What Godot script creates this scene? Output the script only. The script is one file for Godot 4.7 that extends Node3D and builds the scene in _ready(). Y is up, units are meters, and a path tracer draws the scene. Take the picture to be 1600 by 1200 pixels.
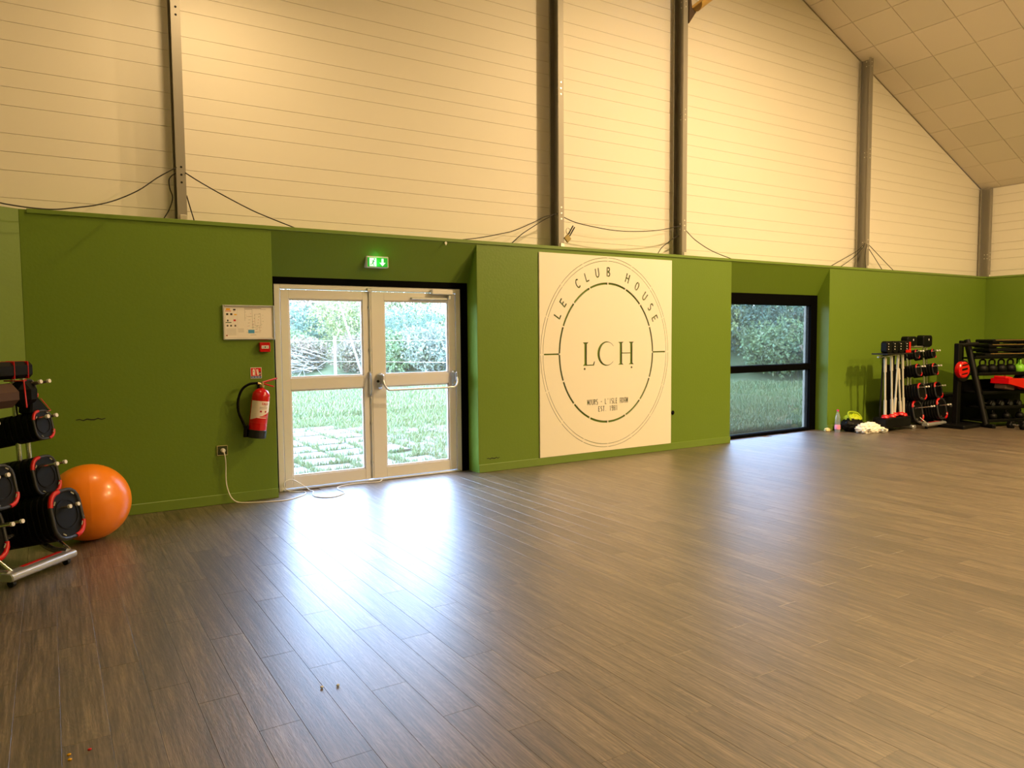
extends Node3D

var M := {}
var used := {}
const H := 2.495          # height of the green lining
const RX := 6.92          # ridge
const RY := 7.50
const SLOPE := 0.422
const CLAD := -0.27       # face of the cladding behind the posts
var cam: Camera3D

# ------------------------------------------------------------------ helpers
func numbered(n: String, parent: Node) -> String:
	var key := str(parent.get_instance_id()) + n
	var k: int = used.get(key, 0)
	used[key] = k + 1
	return n if k == 0 else "%s_%03d" % [n, k]

func put(o: Node, called: String, parent: Node = self) -> Node:
	o.name = numbered(called, parent)
	parent.add_child(o, true)
	return o

func tag(o: Node, label := "", category := "", group := "", kind := "") -> Node:
	if label: o.set_meta("label", label)
	if category: o.set_meta("category", category)
	if group: o.set_meta("group", group)
	if kind: o.set_meta("kind", kind)
	return o

func thing(called: String, label: String, category: String, at := Vector3.ZERO, turn := 0.0, group := "") -> Node3D:
	var o := Node3D.new()
	o.position = at
	o.rotation.y = turn
	put(o, called)
	tag(o, label, category, group)
	return o

func copy(o: Node3D, at: Transform3D, label: String, group := "") -> Node3D:
	var c: Node3D = o.duplicate()
	c.name = numbered(o.name.rstrip("_0123456789"), self)
	add_child(c, true)
	c.transform = at
	tag(c, label, "", group)
	return c

func new_st() -> SurfaceTool:
	var st := SurfaceTool.new()
	st.begin(Mesh.PRIMITIVE_TRIANGLES)
	st.set_smooth_group(-1)
	return st

func done(st: SurfaceTool) -> ArrayMesh:
	st.generate_normals()
	return st.commit()

func obj(called: String, st, mat: Material, parent: Node = self) -> MeshInstance3D:
	var o := MeshInstance3D.new()
	o.mesh = done(st) if st is SurfaceTool else st
	o.material_override = mat
	put(o, called, parent)
	return o

func tri(st: SurfaceTool, a: Vector3, b: Vector3, c: Vector3):   # counter-clockwise from outside
	st.add_vertex(a); st.add_vertex(c); st.add_vertex(b)

func quad(st: SurfaceTool, a: Vector3, b: Vector3, c: Vector3, d: Vector3):
	tri(st, a, b, c); tri(st, a, c, d)

func quad_out(st: SurfaceTool, a: Vector3, b: Vector3, c: Vector3, d: Vector3, mid: Vector3):
	if (b - a).cross(c - a).dot((a + b + c + d) / 4.0 - mid) >= 0.0: quad(st, a, b, c, d)
	else: quad(st, d, c, b, a)

func tri_out(st: SurfaceTool, a: Vector3, b: Vector3, c: Vector3, mid: Vector3):
	if (b - a).cross(c - a).dot((a + b + c) / 3.0 - mid) >= 0.0: tri(st, a, b, c)
	else: tri(st, c, b, a)

func bx(st: SurfaceTool, c: Vector3, s: Vector3, b := 0.0, basis := Basis()):
	var h := s * 0.5
	b = minf(b, 0.49 * minf(s.x, minf(s.y, s.z)))
	var P := func(ax: int, va: float, u: int, vu: float, v: int, vv: float) -> Vector3:
		var q := Vector3.ZERO
		q[ax] = va; q[u] = vu; q[v] = vv
		return c + basis * q
	for ax in 3:
		var u := (ax + 1) % 3
		var v := (ax + 2) % 3
		for sg in [-1.0, 1.0]:
			var x: float = sg * h[ax]
			var hu := h[u] - b
			var hv := h[v] - b
			quad_out(st, P.call(ax, x, u, -hu, v, -hv), P.call(ax, x, u, hu, v, -hv), P.call(ax, x, u, hu, v, hv), P.call(ax, x, u, -hu, v, hv), c)
		if b > 0.0:
			for su in [-1.0, 1.0]:
				for sv in [-1.0, 1.0]:
					var k := h[ax] - b
					quad_out(st, P.call(ax, -k, u, su * h[u], v, sv * (h[v] - b)), P.call(ax, k, u, su * h[u], v, sv * (h[v] - b)), P.call(ax, k, u, su * (h[u] - b), v, sv * h[v]), P.call(ax, -k, u, su * (h[u] - b), v, sv * h[v]), c)
	if b > 0.0:
		for sx in [-1.0, 1.0]:
			for sy in [-1.0, 1.0]:
				for sz in [-1.0, 1.0]:
					tri_out(st, c + basis * Vector3(sx * h.x, sy * (h.y - b), sz * (h.z - b)), c + basis * Vector3(sx * (h.x - b), sy * h.y, sz * (h.z - b)), c + basis * Vector3(sx * (h.x - b), sy * (h.y - b), sz * h.z), c)

func box2(st: SurfaceTool, a: Vector3, b: Vector3, bev := 0.0):      # from corner to corner
	bx(st, (a + b) / 2.0, (b - a).abs(), bev)

func box_of(a: Vector3, b: Vector3, bev := 0.0) -> SurfaceTool:
	var st := new_st()
	box2(st, a, b, bev)
	return st

func prism(st: SurfaceTool, poly: PackedVector2Array, z0: float, z1: float, tr := Transform3D(), bev := 0.0):
	if Geometry2D.is_polygon_clockwise(poly):
		poly = poly.duplicate(); poly.reverse()
	var n := poly.size()
	var mid := Vector2.ZERO
	for p in poly: mid += p / n
	var inner := PackedVector2Array()
	for p in poly: inner.append(p + (mid - p).normalized() * bev)
	var f3 := func(p: Vector2, z: float) -> Vector3: return tr * Vector3(p.x, p.y, z)
	for i in n:
		var j := (i + 1) % n
		quad(st, f3.call(poly[i], z0 + bev), f3.call(poly[j], z0 + bev), f3.call(poly[j], z1 - bev), f3.call(poly[i], z1 - bev))
		if bev > 0.0:
			quad(st, f3.call(poly[i], z1 - bev), f3.call(poly[j], z1 - bev), f3.call(inner[j], z1), f3.call(inner[i], z1))
			quad(st, f3.call(inner[i], z0), f3.call(inner[j], z0), f3.call(poly[j], z0 + bev), f3.call(poly[i], z0 + bev))
	var cap := inner if bev > 0.0 else poly
	var ix := Geometry2D.triangulate_polygon(cap)
	for k in range(0, ix.size(), 3):
		var a: Vector2 = cap[ix[k]]
		var b: Vector2 = cap[ix[k + 1]]
		var c: Vector2 = cap[ix[k + 2]]
		if (b - a).cross(c - a) < 0.0:
			var t := b
			b = c; c = t
		tri(st, f3.call(a, z1), f3.call(b, z1), f3.call(c, z1))
		tri(st, f3.call(a, z0), f3.call(c, z0), f3.call(b, z0))

func smooth_path(pts: Array, per := 6) -> Array:
	var o := []
	for i in pts.size() - 1:
		var p0: Vector3 = pts[maxi(i - 1, 0)]
		var p1: Vector3 = pts[i]
		var p2: Vector3 = pts[i + 1]
		var p3: Vector3 = pts[mini(i + 2, pts.size() - 1)]
		for k in per: o.append(p1.cubic_interpolate(p2, p0, p3, float(k) / per))
	o.append(pts[-1])
	return o

func tube(st: SurfaceTool, pts: Array, r, n := 8, closed := false):
	var rings := []
	var up := Vector3.UP
	var m := pts.size()
	for i in m:
		var a: Vector3 = pts[(i - 1 + m) % m] if closed else pts[maxi(i - 1, 0)]
		var b: Vector3 = pts[(i + 1) % m] if closed else pts[mini(i + 1, m - 1)]
		var t := (b - a).normalized()
		if i == 0 and absf(t.y) > 0.9: up = Vector3.RIGHT
		var side := up.cross(t).normalized()
		if side.length() < 0.5: side = t.cross(Vector3.FORWARD).normalized()
		up = t.cross(side).normalized()
		var rr: float = r[i] if r is Array else r
		var ring := []
		for k in n:
			var an := TAU * k / n
			ring.append(pts[i] + (side * cos(an) + up * sin(an)) * rr)
		rings.append(ring)
	st.set_smooth_group(0)
	for i in (m if closed else m - 1):
		var j := (i + 1) % m
		for k in n:
			var l := (k + 1) % n
			quad(st, rings[i][k], rings[i][l], rings[j][l], rings[j][k])
	st.set_smooth_group(-1)
	if not closed:
		for k in range(1, n - 1):
			tri(st, rings[0][0], rings[0][k + 1], rings[0][k])
			tri(st, rings[m - 1][0], rings[m - 1][k], rings[m - 1][k + 1])

func rod(st: SurfaceTool, a: Vector3, b: Vector3, r: float, n := 10):
	tube(st, [a, b], r, n)

func lathe(st: SurfaceTool, prof: Array, n := 24, tr := Transform3D()):   # prof: Vector2(radius, height), from the bottom up on the outside
	var g := 1
	for i in prof.size() - 1:
		if i > 0:
			var d0: Vector2 = (prof[i] - prof[i - 1]).normalized()
			var d1: Vector2 = (prof[i + 1] - prof[i]).normalized()
			if d0.dot(d1) < 0.8: g += 1
		st.set_smooth_group(g)
		for k in n:
			var a := TAU * k / n
			var b := TAU * (k + 1) / n
			var p: Vector2 = prof[i]
			var q: Vector2 = prof[i + 1]
			var v0 := tr * Vector3(p.x * sin(a), p.y, p.x * cos(a))
			var v1 := tr * Vector3(p.x * sin(b), p.y, p.x * cos(b))
			var v2 := tr * Vector3(q.x * sin(b), q.y, q.x * cos(b))
			var v3 := tr * Vector3(q.x * sin(a), q.y, q.x * cos(a))
			if p.x > 1e-5: tri(st, v0, v1, v2)
			if q.x > 1e-5: tri(st, v0, v2, v3)
			if p.x <= 1e-5: pass
	st.set_smooth_group(-1)

func rounded(w: float, h: float, r: float, per := 5) -> PackedVector2Array:
	var o := PackedVector2Array()
	for c in [[1, 1, 0], [-1, 1, 1], [-1, -1, 2], [1, -1, 3]]:
		for k in per + 1:
			var a: float = PI / 2 * (c[2] + float(k) / per)
			o.append(Vector2(c[0] * (w / 2 - r) + r * cos(a), c[1] * (h / 2 - r) + r * sin(a)))
	return o

func between(a: Vector3, b: Vector3) -> Transform3D:     # y axis from a to b
	var y := (b - a).normalized()
	var x := y.cross(Vector3.BACK if absf(y.z) < 0.9 else Vector3.RIGHT).normalized()
	return Transform3D(Basis(x, y, x.cross(y)), a)

func mat(col: Color, rough := 0.5, metal := 0.0, spec := 0.5) -> StandardMaterial3D:
	var m := StandardMaterial3D.new()
	m.albedo_color = col
	m.roughness = rough
	m.metallic = metal
	m.metallic_specular = spec
	return m

func c8(r: float, g: float, b: float, a := 1.0) -> Color:
	return Color(r / 255.0, g / 255.0, b / 255.0, a)

func noise_image(sd: int, freq: float, w: int, h: int, oct := 4) -> Image:
	var n := FastNoiseLite.new()
	n.seed = sd
	n.frequency = freq
	n.fractal_octaves = oct
	return n.get_seamless_image(w, h)

func bumpy(m: StandardMaterial3D, img: Image, cm: float, scale: Vector3, world := true):
	m.heightmap_enabled = true
	m.heightmap_texture = ImageTexture.create_from_image(img)
	m.heightmap_scale = cm
	m.uv1_triplanar = true
	m.uv1_world_triplanar = world
	m.uv1_scale = scale

# ------------------------------------------------------------------ main
func _ready():
	setup()
	materials()
	shell()
	floor_planks()
	cladding()
	ceiling()
	door()
	window()
	outside()
	lamps()
	posts()
	logo()
	wall_things()
	cables()
	racks()
	dumbbell_corner()
	small_things()

func setup():
	cam = Camera3D.new()
	put(cam, "camera")
	var yaw := 0.560464712
	var pitch := 0.0650501617
	var roll := -0.00784082419
	var f := Vector3(sin(yaw) * cos(pitch), -sin(pitch), -cos(yaw) * cos(pitch))
	var r := Vector3(cos(yaw), 0, sin(yaw))
	var u := r.cross(f)
	cam.transform = Transform3D(Basis(r * cos(roll) + u * sin(roll), u * cos(roll) - r * sin(roll), -f), Vector3(0, 1.4802, 6.9))
	cam.fov = rad_to_deg(2.0 * atan(600.0 / 1152.41))
	cam.near = 0.05
	cam.far = 300.0
	cam.current = true
	var we := WorldEnvironment.new()
	put(we, "world_environment")
	var e := Environment.new()
	we.environment = e
	e.background_mode = Environment.BG_SKY
	var sky := Sky.new()
	var sm := ProceduralSkyMaterial.new()
	sm.sky_top_color = c8(168, 204, 255)
	sm.sky_horizon_color = c8(202, 224, 255)
	sm.ground_bottom_color = c8(120, 130, 110)
	sm.ground_horizon_color = c8(200, 210, 205)
	sm.sky_energy_multiplier = 3.9
	sm.ground_energy_multiplier = 1.2
	sky.sky_material = sm
	e.sky = sky
	e.tonemap_mode = Environment.TONE_MAPPER_LINEAR
	e.tonemap_exposure = 1.0
	e.sdfgi_enabled = true
	e.ssao_enabled = true
	e.ssil_enabled = true

# place, energy, turn about x (0 = straight down, + tips towards the window wall)
func lamps():
	var spots := [
		[Vector3(1.3, 4.8, 0.95), 3.4, "floodlight hung close to the cladding above the evacuation plan"],
		[Vector3(7.3, 6.3, 3.2), 38.0, "floodlight hung from the ridge in front of the round logo board"],
		[Vector3(10.2, 5.7, 6.8), 76.0, "floodlight hung from the roof slope facing the black window"],
		[Vector3(13.6, 4.2, 3.9), 2.0, "floodlight hung low near the far right wall"],
		[Vector3(9.8, 5.9, 9.6), 44.0, "floodlight hung from the roof over the open middle of the floor"],
		[Vector3(12.0, 4.9, 11.0), 12.0, "floodlight hung behind the open middle of the floor, near the right wall"]]
	for s in spots:
		var p: Vector3 = s[0]
		var t := thing("floodlight", s[2], "lamp", p, 0.0, "warm floodlights under the roof")
		obj("housing", box_of(Vector3(-0.24, 0.0, -0.18), Vector3(0.24, 0.09, 0.18), 0.02), M.dark_metal, t)
		var g := new_st()
		bx(g, Vector3(0, -0.004, 0), Vector3(0.24, 0.008, 0.18), 0.002)
		obj("lamp_lens", g, M.lamp_glow, t)
		var roof: float = RY - SLOPE * absf(p.x - RX)
		var st := new_st()
		rod(st, Vector3(0, 0.08, 0), Vector3(0, roof - p.y - 0.01, 0), 0.012)
		obj("hanger", st, M.dark_metal, t)
		var l := AreaLight3D.new()
		l.area_size = Vector2(0.24, 0.18)
		l.area_normalize_energy = true
		l.light_energy = s[1]
		l.light_color = c8(255, 216, 158)
		l.shadow_enabled = true
		l.area_range = 40.0
		l.position = Vector3(0, -0.012, 0)
		l.rotation.x = -PI / 2
		put(l, "lamp_light", t)

func materials():
	var fine := noise_image(3, 0.05, 256, 256, 3)
	M.green = mat(c8(102, 129, 36), 0.42, 0.0, 0.45)
	bumpy(M.green, fine, 0.05, Vector3(2.2, 2.2, 2.2))
	M.green_trim = mat(c8(107, 134, 48), 0.4)
	M.cream = mat(c8(232, 226, 212), 0.5)
	M.plain_wall = mat(c8(225, 218, 202), 0.7)
	M.tile = mat(c8(234, 224, 208), 0.9)
	bumpy(M.tile, noise_image(9, 0.12, 256, 256, 3), 0.12, Vector3(1.6, 1.6, 1.6))
	M.tile_b = M.tile.duplicate()
	M.tile_b.albedo_color = c8(237, 226, 211)
	M.tile_c = M.tile.duplicate()
	M.tile_c.albedo_color = c8(230, 220, 204)
	M.grid = mat(c8(214, 204, 186), 0.8)
	M.dark_gap = mat(c8(176, 166, 146), 0.9)
	M.slab = mat(c8(120, 104, 86), 0.9)
	M.galv = mat(c8(150, 145, 134), 0.5, 0.3)
	bumpy(M.galv, fine, 0.02, Vector3(3, 0.4, 3))
	M.bolt = mat(c8(225, 222, 212), 0.3, 0.8)
	M.hole = mat(c8(14, 13, 11), 0.8)
	M.dark_metal = mat(c8(14, 14, 15), 0.5, 0.2)
	M.black = mat(c8(4, 4, 5), 0.5, 0.0, 0.3)
	M.black_frame = mat(c8(2, 2, 3), 0.7, 0.0, 0.15)
	M.door_white = mat(c8(222, 220, 218), 0.35)
	M.chrome = mat(c8(215, 213, 208), 0.22, 0.9)
	M.bar = mat(c8(226, 222, 212), 0.3, 0.35)
	M.silver = mat(c8(200, 202, 206), 0.35, 0.75)
	M.grey_plastic = mat(c8(170, 172, 174), 0.4)
	M.cable = mat(c8(26, 22, 18), 0.6)
	M.white_cord = mat(c8(226, 224, 216), 0.45)
	M.rubber = mat(c8(5, 5, 6), 0.5, 0.0, 0.3)
	M.charcoal = mat(c8(36, 37, 42), 0.45)
	M.red = mat(c8(196, 14, 22), 0.35)
	M.red_gloss = mat(c8(190, 8, 18), 0.2)
	M.orange = mat(c8(250, 136, 14), 0.32)
	M.orange.clearcoat_enabled = true
	M.orange.clearcoat = 0.35
	M.orange.clearcoat_roughness = 0.18
	M.board = mat(c8(240, 234, 218), 0.45)
	M.lamp_glow = mat(c8(255, 240, 210), 0.5)
	M.lamp_glow.emission_enabled = true
	M.lamp_glow.emission = c8(255, 222, 172)
	M.lamp_glow.emission_energy_multiplier = 3.0
	M.glass = mat(Color(0.9, 0.97, 1.0, 0.04), 0.02)
	M.glass.transparency = BaseMaterial3D.TRANSPARENCY_ALPHA
	M.tinted = mat(Color(0.24, 0.31, 0.40, 0.46), 0.02)
	M.tinted.transparency = BaseMaterial3D.TRANSPARENCY_ALPHA
	M.mud_brown = mat(c8(70, 46, 34), 0.8)
	M.yellow = mat(c8(226, 170, 20), 0.4)
	M.lime = mat(c8(120, 190, 50), 0.4)
	# wood: streaks along v, cathedral grain, pores
	var w := 512
	var h := 1024
	var broad := noise_image(21, 0.02, w, 64, 3)
	broad.resize(w, h, Image.INTERPOLATE_CUBIC)
	var streak := noise_image(22, 0.09, w, 64, 4)
	streak.resize(w, h, Image.INTERPOLATE_CUBIC)
	var pore := noise_image(23, 0.3, w, 128, 2)
	pore.resize(w, h, Image.INTERPOLATE_CUBIC)
	var warp := noise_image(24, 0.012, w, 256, 3)
	warp.resize(w, h, Image.INTERPOLATE_CUBIC)
	var a := broad.get_data()
	var b := streak.get_data()
	var c := pore.get_data()
	var d := warp.get_data()
	var colr := PackedByteArray()
	colr.resize(w * h * 3)
	var hgt := PackedByteArray()
	hgt.resize(w * h)
	for i in w * h:
		var ring := 0.5 + 0.5 * sin(d[i] * 0.16 + b[i] * 0.012)
		var v := 0.36 + 0.26 * (a[i] / 255.0) + 0.27 * smoothstep(0.1, 0.9, b[i] / 255.0) + 0.10 * ring
		var pr := 1.0 if c[i] > 96 else c[i] / 96.0
		v *= 0.80 + 0.20 * pr
		colr[i * 3] = int(clampf(v, 0, 1) * 255.0)
		colr[i * 3 + 1] = int(clampf(v * 0.985, 0, 1) * 255.0)
		colr[i * 3 + 2] = int(clampf(v * 0.955, 0, 1) * 255.0)
		hgt[i] = int(clampf(0.45 * (b[i] / 255.0) + 0.25 * (c[i] / 255.0) + 0.4 * pr, 0, 1) * 255.0)
	var ctex := ImageTexture.create_from_image(Image.create_from_data(w, h, false, Image.FORMAT_RGB8, colr))
	var htex := ImageTexture.create_from_image(Image.create_from_data(w, h, false, Image.FORMAT_L8, hgt))
	M.wood = []
	var tones := [c8(151, 133, 112), c8(145, 127, 107), c8(156, 138, 116), c8(141, 123, 104), c8(148, 130, 109), c8(132, 115, 97)]
	for k in tones.size():
		var m := mat(tones[k], 0.45, 0.0, 0.7)
		m.albedo_texture = ctex
		m.uv1_triplanar = true
		m.uv1_world_triplanar = true
		m.uv1_scale = Vector3(1.6, 1.0, 0.55)
		m.uv1_offset = Vector3(0.37 * k, 0.0, 0.23 * k)
		m.clearcoat_enabled = true
		m.clearcoat = 0.8
		m.clearcoat_roughness = 0.4
		m.heightmap_enabled = true
		m.heightmap_texture = htex
		m.heightmap_scale = 0.09
		M.wood.append(m)

# ------------------------------------------------------------------ the hall
func struct(called: String, st, m: Material, parent: Node = self) -> MeshInstance3D:
	var o := obj(called, st, m, parent)
	if parent == self: o.set_meta("kind", "structure")
	return o

func shell():
	# green lining of the front wall: three runs and the two sloped lintels
	var cuts := [[-0.152, 1.757], [3.897, 7.838], [9.98, 14.88]]
	var st := new_st()
	for c in cuts: box2(st, Vector3(c[0], 0, -0.26), Vector3(c[1], H - 0.006, 0), 0.003)
	for o in [[1.757, 3.897], [7.838, 9.98]]:
		var tr := Transform3D(Basis(Vector3(0, 0, 1), Vector3(0, 1, 0), Vector3(-1, 0, 0)), Vector3(o[1], 0, 0))
		prism(st, PackedVector2Array([Vector2(0, H - 0.006), Vector2(0, 2.452), Vector2(-0.215, 2.058), Vector2(-0.26, 2.058), Vector2(-0.26, H - 0.006)]), 0.0, o[1] - o[0], tr)
	# the lining steps round a boxed-in corner on the left
	var left := Transform3D(Basis(Vector3(1, 0, 0), Vector3(0, 0, 1), Vector3(0, -1, 0)), Vector3(0, 0, 0))
	prism(st, PackedVector2Array([Vector2(-0.152, 0.0), Vector2(-0.152, -0.26), Vector2(-1.2, -0.26), Vector2(-1.2, 0.5), Vector2(-0.98, 0.5)]), -(H - 0.006), 0.0, left)
	tag(struct("wall_front", st, M.green), "olive green painted lower wall with door and window recesses")
	var lips := new_st()
	box2(lips, Vector3(-0.10, H - 0.035, -0.02), Vector3(14.61, H, 0.013), 0.003)
	struct("trim_1", lips, M.green_trim)
	for c in cuts:
		var b := new_st()
		box2(b, Vector3(c[0], 0, 0), Vector3(c[1] - (0.27 if c[1] > 14 else 0.0), 0.0896, 0.014), 0.004)
		struct("baseboard_front", b, M.green_trim)
	# outer wall behind the lining and the cladding
	st = new_st()
	for c in [[-1.2, 1.80], [3.91, 7.79], [10.06, 15.1]]: box2(st, Vector3(c[0], -0.1, -0.5), Vector3(c[1], H, -0.29))
	box2(st, Vector3(-1.2, 2.07, -0.5), Vector3(15.1, H, -0.29))
	var tr2 := Transform3D(Basis(), Vector3.ZERO)
	prism(st, PackedVector2Array([Vector2(-1.2, H), Vector2(15.1, H), Vector2(15.1, 4.05), Vector2(RX, RY + 0.05), Vector2(-1.2, 4.1)]), -0.5, -0.284, tr2)
	struct("wall_outer", st, M.dark_gap)
	# right wall
	struct("wall_right", box_of(Vector3(14.61, 0, 0), Vector3(14.88, H - 0.006, 14), 0.003), M.green)
	struct("trim_2", box_of(Vector3(14.597, H - 0.035, 0.013), Vector3(14.63, H, 14), 0.003), M.green_trim)
	struct("baseboard_right", box_of(Vector3(14.596, 0, 0.014), Vector3(14.61, 0.0896, 14), 0.004), M.green_trim)
	struct("wall_right_outer", box_of(Vector3(14.895, -0.1, -0.5), Vector3(15.1, 4.6, 14.2)), M.dark_gap)
	# left and back walls, outside the frame
	struct("wall_left", box_of(Vector3(-1.2, 0, 0.5), Vector3(-0.98, H - 0.006, 14)), M.green)
	struct("wall_left_outer", box_of(Vector3(-1.4, -0.1, -0.5), Vector3(-1.2, 4.6, 14.2)), M.plain_wall)
	struct("wall_back", box_of(Vector3(-1.2, 0, 14), Vector3(14.88, H, 14.2)), M.green)
	st = new_st()
	prism(st, PackedVector2Array([Vector2(-1.2, H), Vector2(15.1, H), Vector2(15.1, 4.05), Vector2(RX, RY + 0.05), Vector2(-1.2, 4.1)]), 14.0, 14.2, tr2)
	struct("wall_back_upper", st, M.plain_wall)

func in_frame(p: Vector3, slack := 1.08) -> float:      # distance ahead when inside the picture, else -1
	var q := cam.transform.affine_inverse() * p
	if q.z > -0.2: return -1.0
	if absf(q.x / q.z) > 0.6942 * slack or absf(q.y / q.z) > 0.5207 * slack: return -1.0
	return -q.z

func floor_planks():
	var base := struct("floor", box_of(Vector3(-1.2, -0.2, -0.29), Vector3(14.9, -0.006, 14.1)), M.slab)
	var W := 0.158
	var L := 1.0
	var gap := 0.0007
	var mesh_st := new_st()
	bx(mesh_st, Vector3(0, -0.004, 0), Vector3(W - gap, 0.008, L - gap), 0.0007)
	var plank_mesh := done(mesh_st)
	var rng := RandomNumberGenerator.new()
	rng.seed = 77
	var all := []
	for i in range(-8, 96):
		var x := -0.018 + W * (i + 0.5)
		if x < -1.15 or x > 14.8: continue
		for j in range(-2, 16):
			var z := L * (j + 0.5) + fmod(i * 0.31 + 20.0 + 0.04 * (i % 3), 1.0) - 0.17
			if z - L / 2 > 14.0 or z + L / 2 < -0.05: continue
			var near := -1.0
			for dz in [-0.45, 0.0, 0.45]:
				var d := in_frame(Vector3(x, 0, z + dz), 1.0)
				if d > 0.0: near = d if near < 0.0 else minf(near, d)
			if z < 0.45 and x > -0.2:      # the ends at the wall are cut to length
				near = -1.0
			all.append([near if near > 0.0 else 1e6, x, z, rng.randi() % 6])
	all.sort_custom(func(p, q): return p[0] < q[0])
	var rest := []
	for k in 6: rest.append(new_st())
	var n := 0
	for p in all:
		if p[0] < 1e5 and n < 298:
			var o := MeshInstance3D.new()
			o.mesh = plank_mesh
			o.material_override = M.wood[p[3]]
			o.position = Vector3(p[1], 0, p[2])
			put(o, "plank", base)
			n += 1
		else:
			var z0: float = maxf(p[2] - L / 2 + gap / 2, -0.285)
			var z1: float = minf(p[2] + L / 2 - gap / 2, 14.05)
			if z1 - z0 > 0.02: box2(rest[p[3]], Vector3(p[1] - (W - gap) / 2, -0.008, z0), Vector3(p[1] + (W - gap) / 2, 0, z1), 0.0007)
	for k in 6:
		tag(obj("far_planks", rest[k], M.wood[k], base), "", "", "", "stuff")

func roof_x(y: float) -> float:
	return (RY - 0.012 - y) / SLOPE

func cladding():
	var holder := struct("wall_front_upper", box_of(Vector3(-1.2, H - 0.03, -0.287), Vector3(14.88, H, -0.284)), M.dark_gap)
	var side := struct("wall_right_upper", box_of(Vector3(14.884, H - 0.03, -0.28), Vector3(14.895, 4.2, 14)), M.dark_gap)
	var g := 0.003
	var y := 3.839 - 0.506 * 3 - 0.2175
	var hs := [0.2175, 0.1451, 0.1434]
	for k in 36:
		var y1: float = y + hs[k % 3]
		var a := y + g / 2
		var b := y1 - g / 2
		y = y1
		if b < H - 0.02: continue
		a = maxf(a, H - 0.02)
		var x0 := minf(14.88, RX + roof_x(a))
		var x1 := minf(14.88, RX + roof_x(b))
		var l0 := maxf(-1.2, RX - roof_x(a))
		var l1 := maxf(-1.2, RX - roof_x(b))
		if x1 - l1 < 0.1: break
		var st := new_st()
		prism(st, PackedVector2Array([Vector2(l0, a), Vector2(x0, a), Vector2(x1, b), Vector2(l1, b)]), -0.284, CLAD, Transform3D(), 0.002)
		obj("siding_board", st, M.cream, holder)
		if b < 4.16:
			obj("siding_board", box_of(Vector3(14.872, a, CLAD), Vector3(14.884, b, 14), 0.002), M.cream, side)

func ceiling():
	var cs := 1.0 / sqrt(1.0 + SLOPE * SLOPE)
	var sn := SLOPE * cs
	for side in [1.0, -1.0]:
		var tr := Transform3D(Basis(Vector3(side * cs, -sn, 0), Vector3(side * sn, cs, 0), Vector3(0, 0, side)), Vector3(RX, RY, 0))
		var slab := new_st()
		var z0 := -0.5
		var z1 := 14.2
		bx(slab, tr * Vector3(4.6, 0.10, side * (z0 + z1) / 2), Vector3(9.2, 0.16, z1 - z0), 0.0, tr.basis)
		var root := struct("ceiling", slab, M.grid)
		var tile_st := new_st()
		bx(tile_st, Vector3.ZERO, Vector3(0.593, 0.012, 0.593), 0.003)
		var tile_mesh := done(tile_st)
		var rest := new_st()
		for i in range(-1, 15):
			for j in range(-1, 24):
				var s0 := maxf(0.066 + 0.6 * i, 0.01) + 0.0035
				var s1 := minf(0.066 + 0.6 * (i + 1), 8.66) - 0.0035
				var t0 := maxf(0.066 + 0.6 * j, -0.27) + 0.0035
				var t1 := minf(0.066 + 0.6 * (j + 1), 14.0) - 0.0035
				if s1 - s0 < 0.03 or t1 - t0 < 0.03: continue
				var c := tr * Vector3((s0 + s1) / 2, 0.014, side * (t0 + t1) / 2)
				if in_frame(c, 1.1) > 0.0:
					var o := MeshInstance3D.new()
					if s1 - s0 > 0.592 and t1 - t0 > 0.592: o.mesh = tile_mesh
					else:
						var one := new_st()
						bx(one, Vector3.ZERO, Vector3(s1 - s0, 0.012, t1 - t0), 0.003)
						o.mesh = done(one)
					o.material_override = [M.tile, M.tile_b, M.tile_c][(i * 7 + j * 5 + i * j) % 3]
					o.transform = Transform3D(tr.basis, c)
					put(o, "ceiling_tile", root)
				else:
					bx(rest, c, Vector3(s1 - s0, 0.012, t1 - t0), 0.0, tr.basis)
		tag(obj("far_tiles", rest, M.tile, root), "", "", "", "stuff")

# ------------------------------------------------------------------ openings
func frame_st(x0: float, x1: float, y0: float, y1: float, wl: float, wr: float, wb: float, wt: float, z0: float, z1: float, bev := 0.003) -> SurfaceTool:
	var st := new_st()
	if wl > 0: box2(st, Vector3(x0, y0, z0), Vector3(x0 + wl, y1, z1), bev)
	if wr > 0: box2(st, Vector3(x1 - wr, y0, z0), Vector3(x1, y1, z1), bev)
	if wt > 0: box2(st, Vector3(x0 + wl, y1 - wt, z0), Vector3(x1 - wr, y1, z1), bev)
	if wb > 0: box2(st, Vector3(x0 + wl, y0, z0), Vector3(x1 - wr, y0 + wb, z1), bev)
	return st

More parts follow.
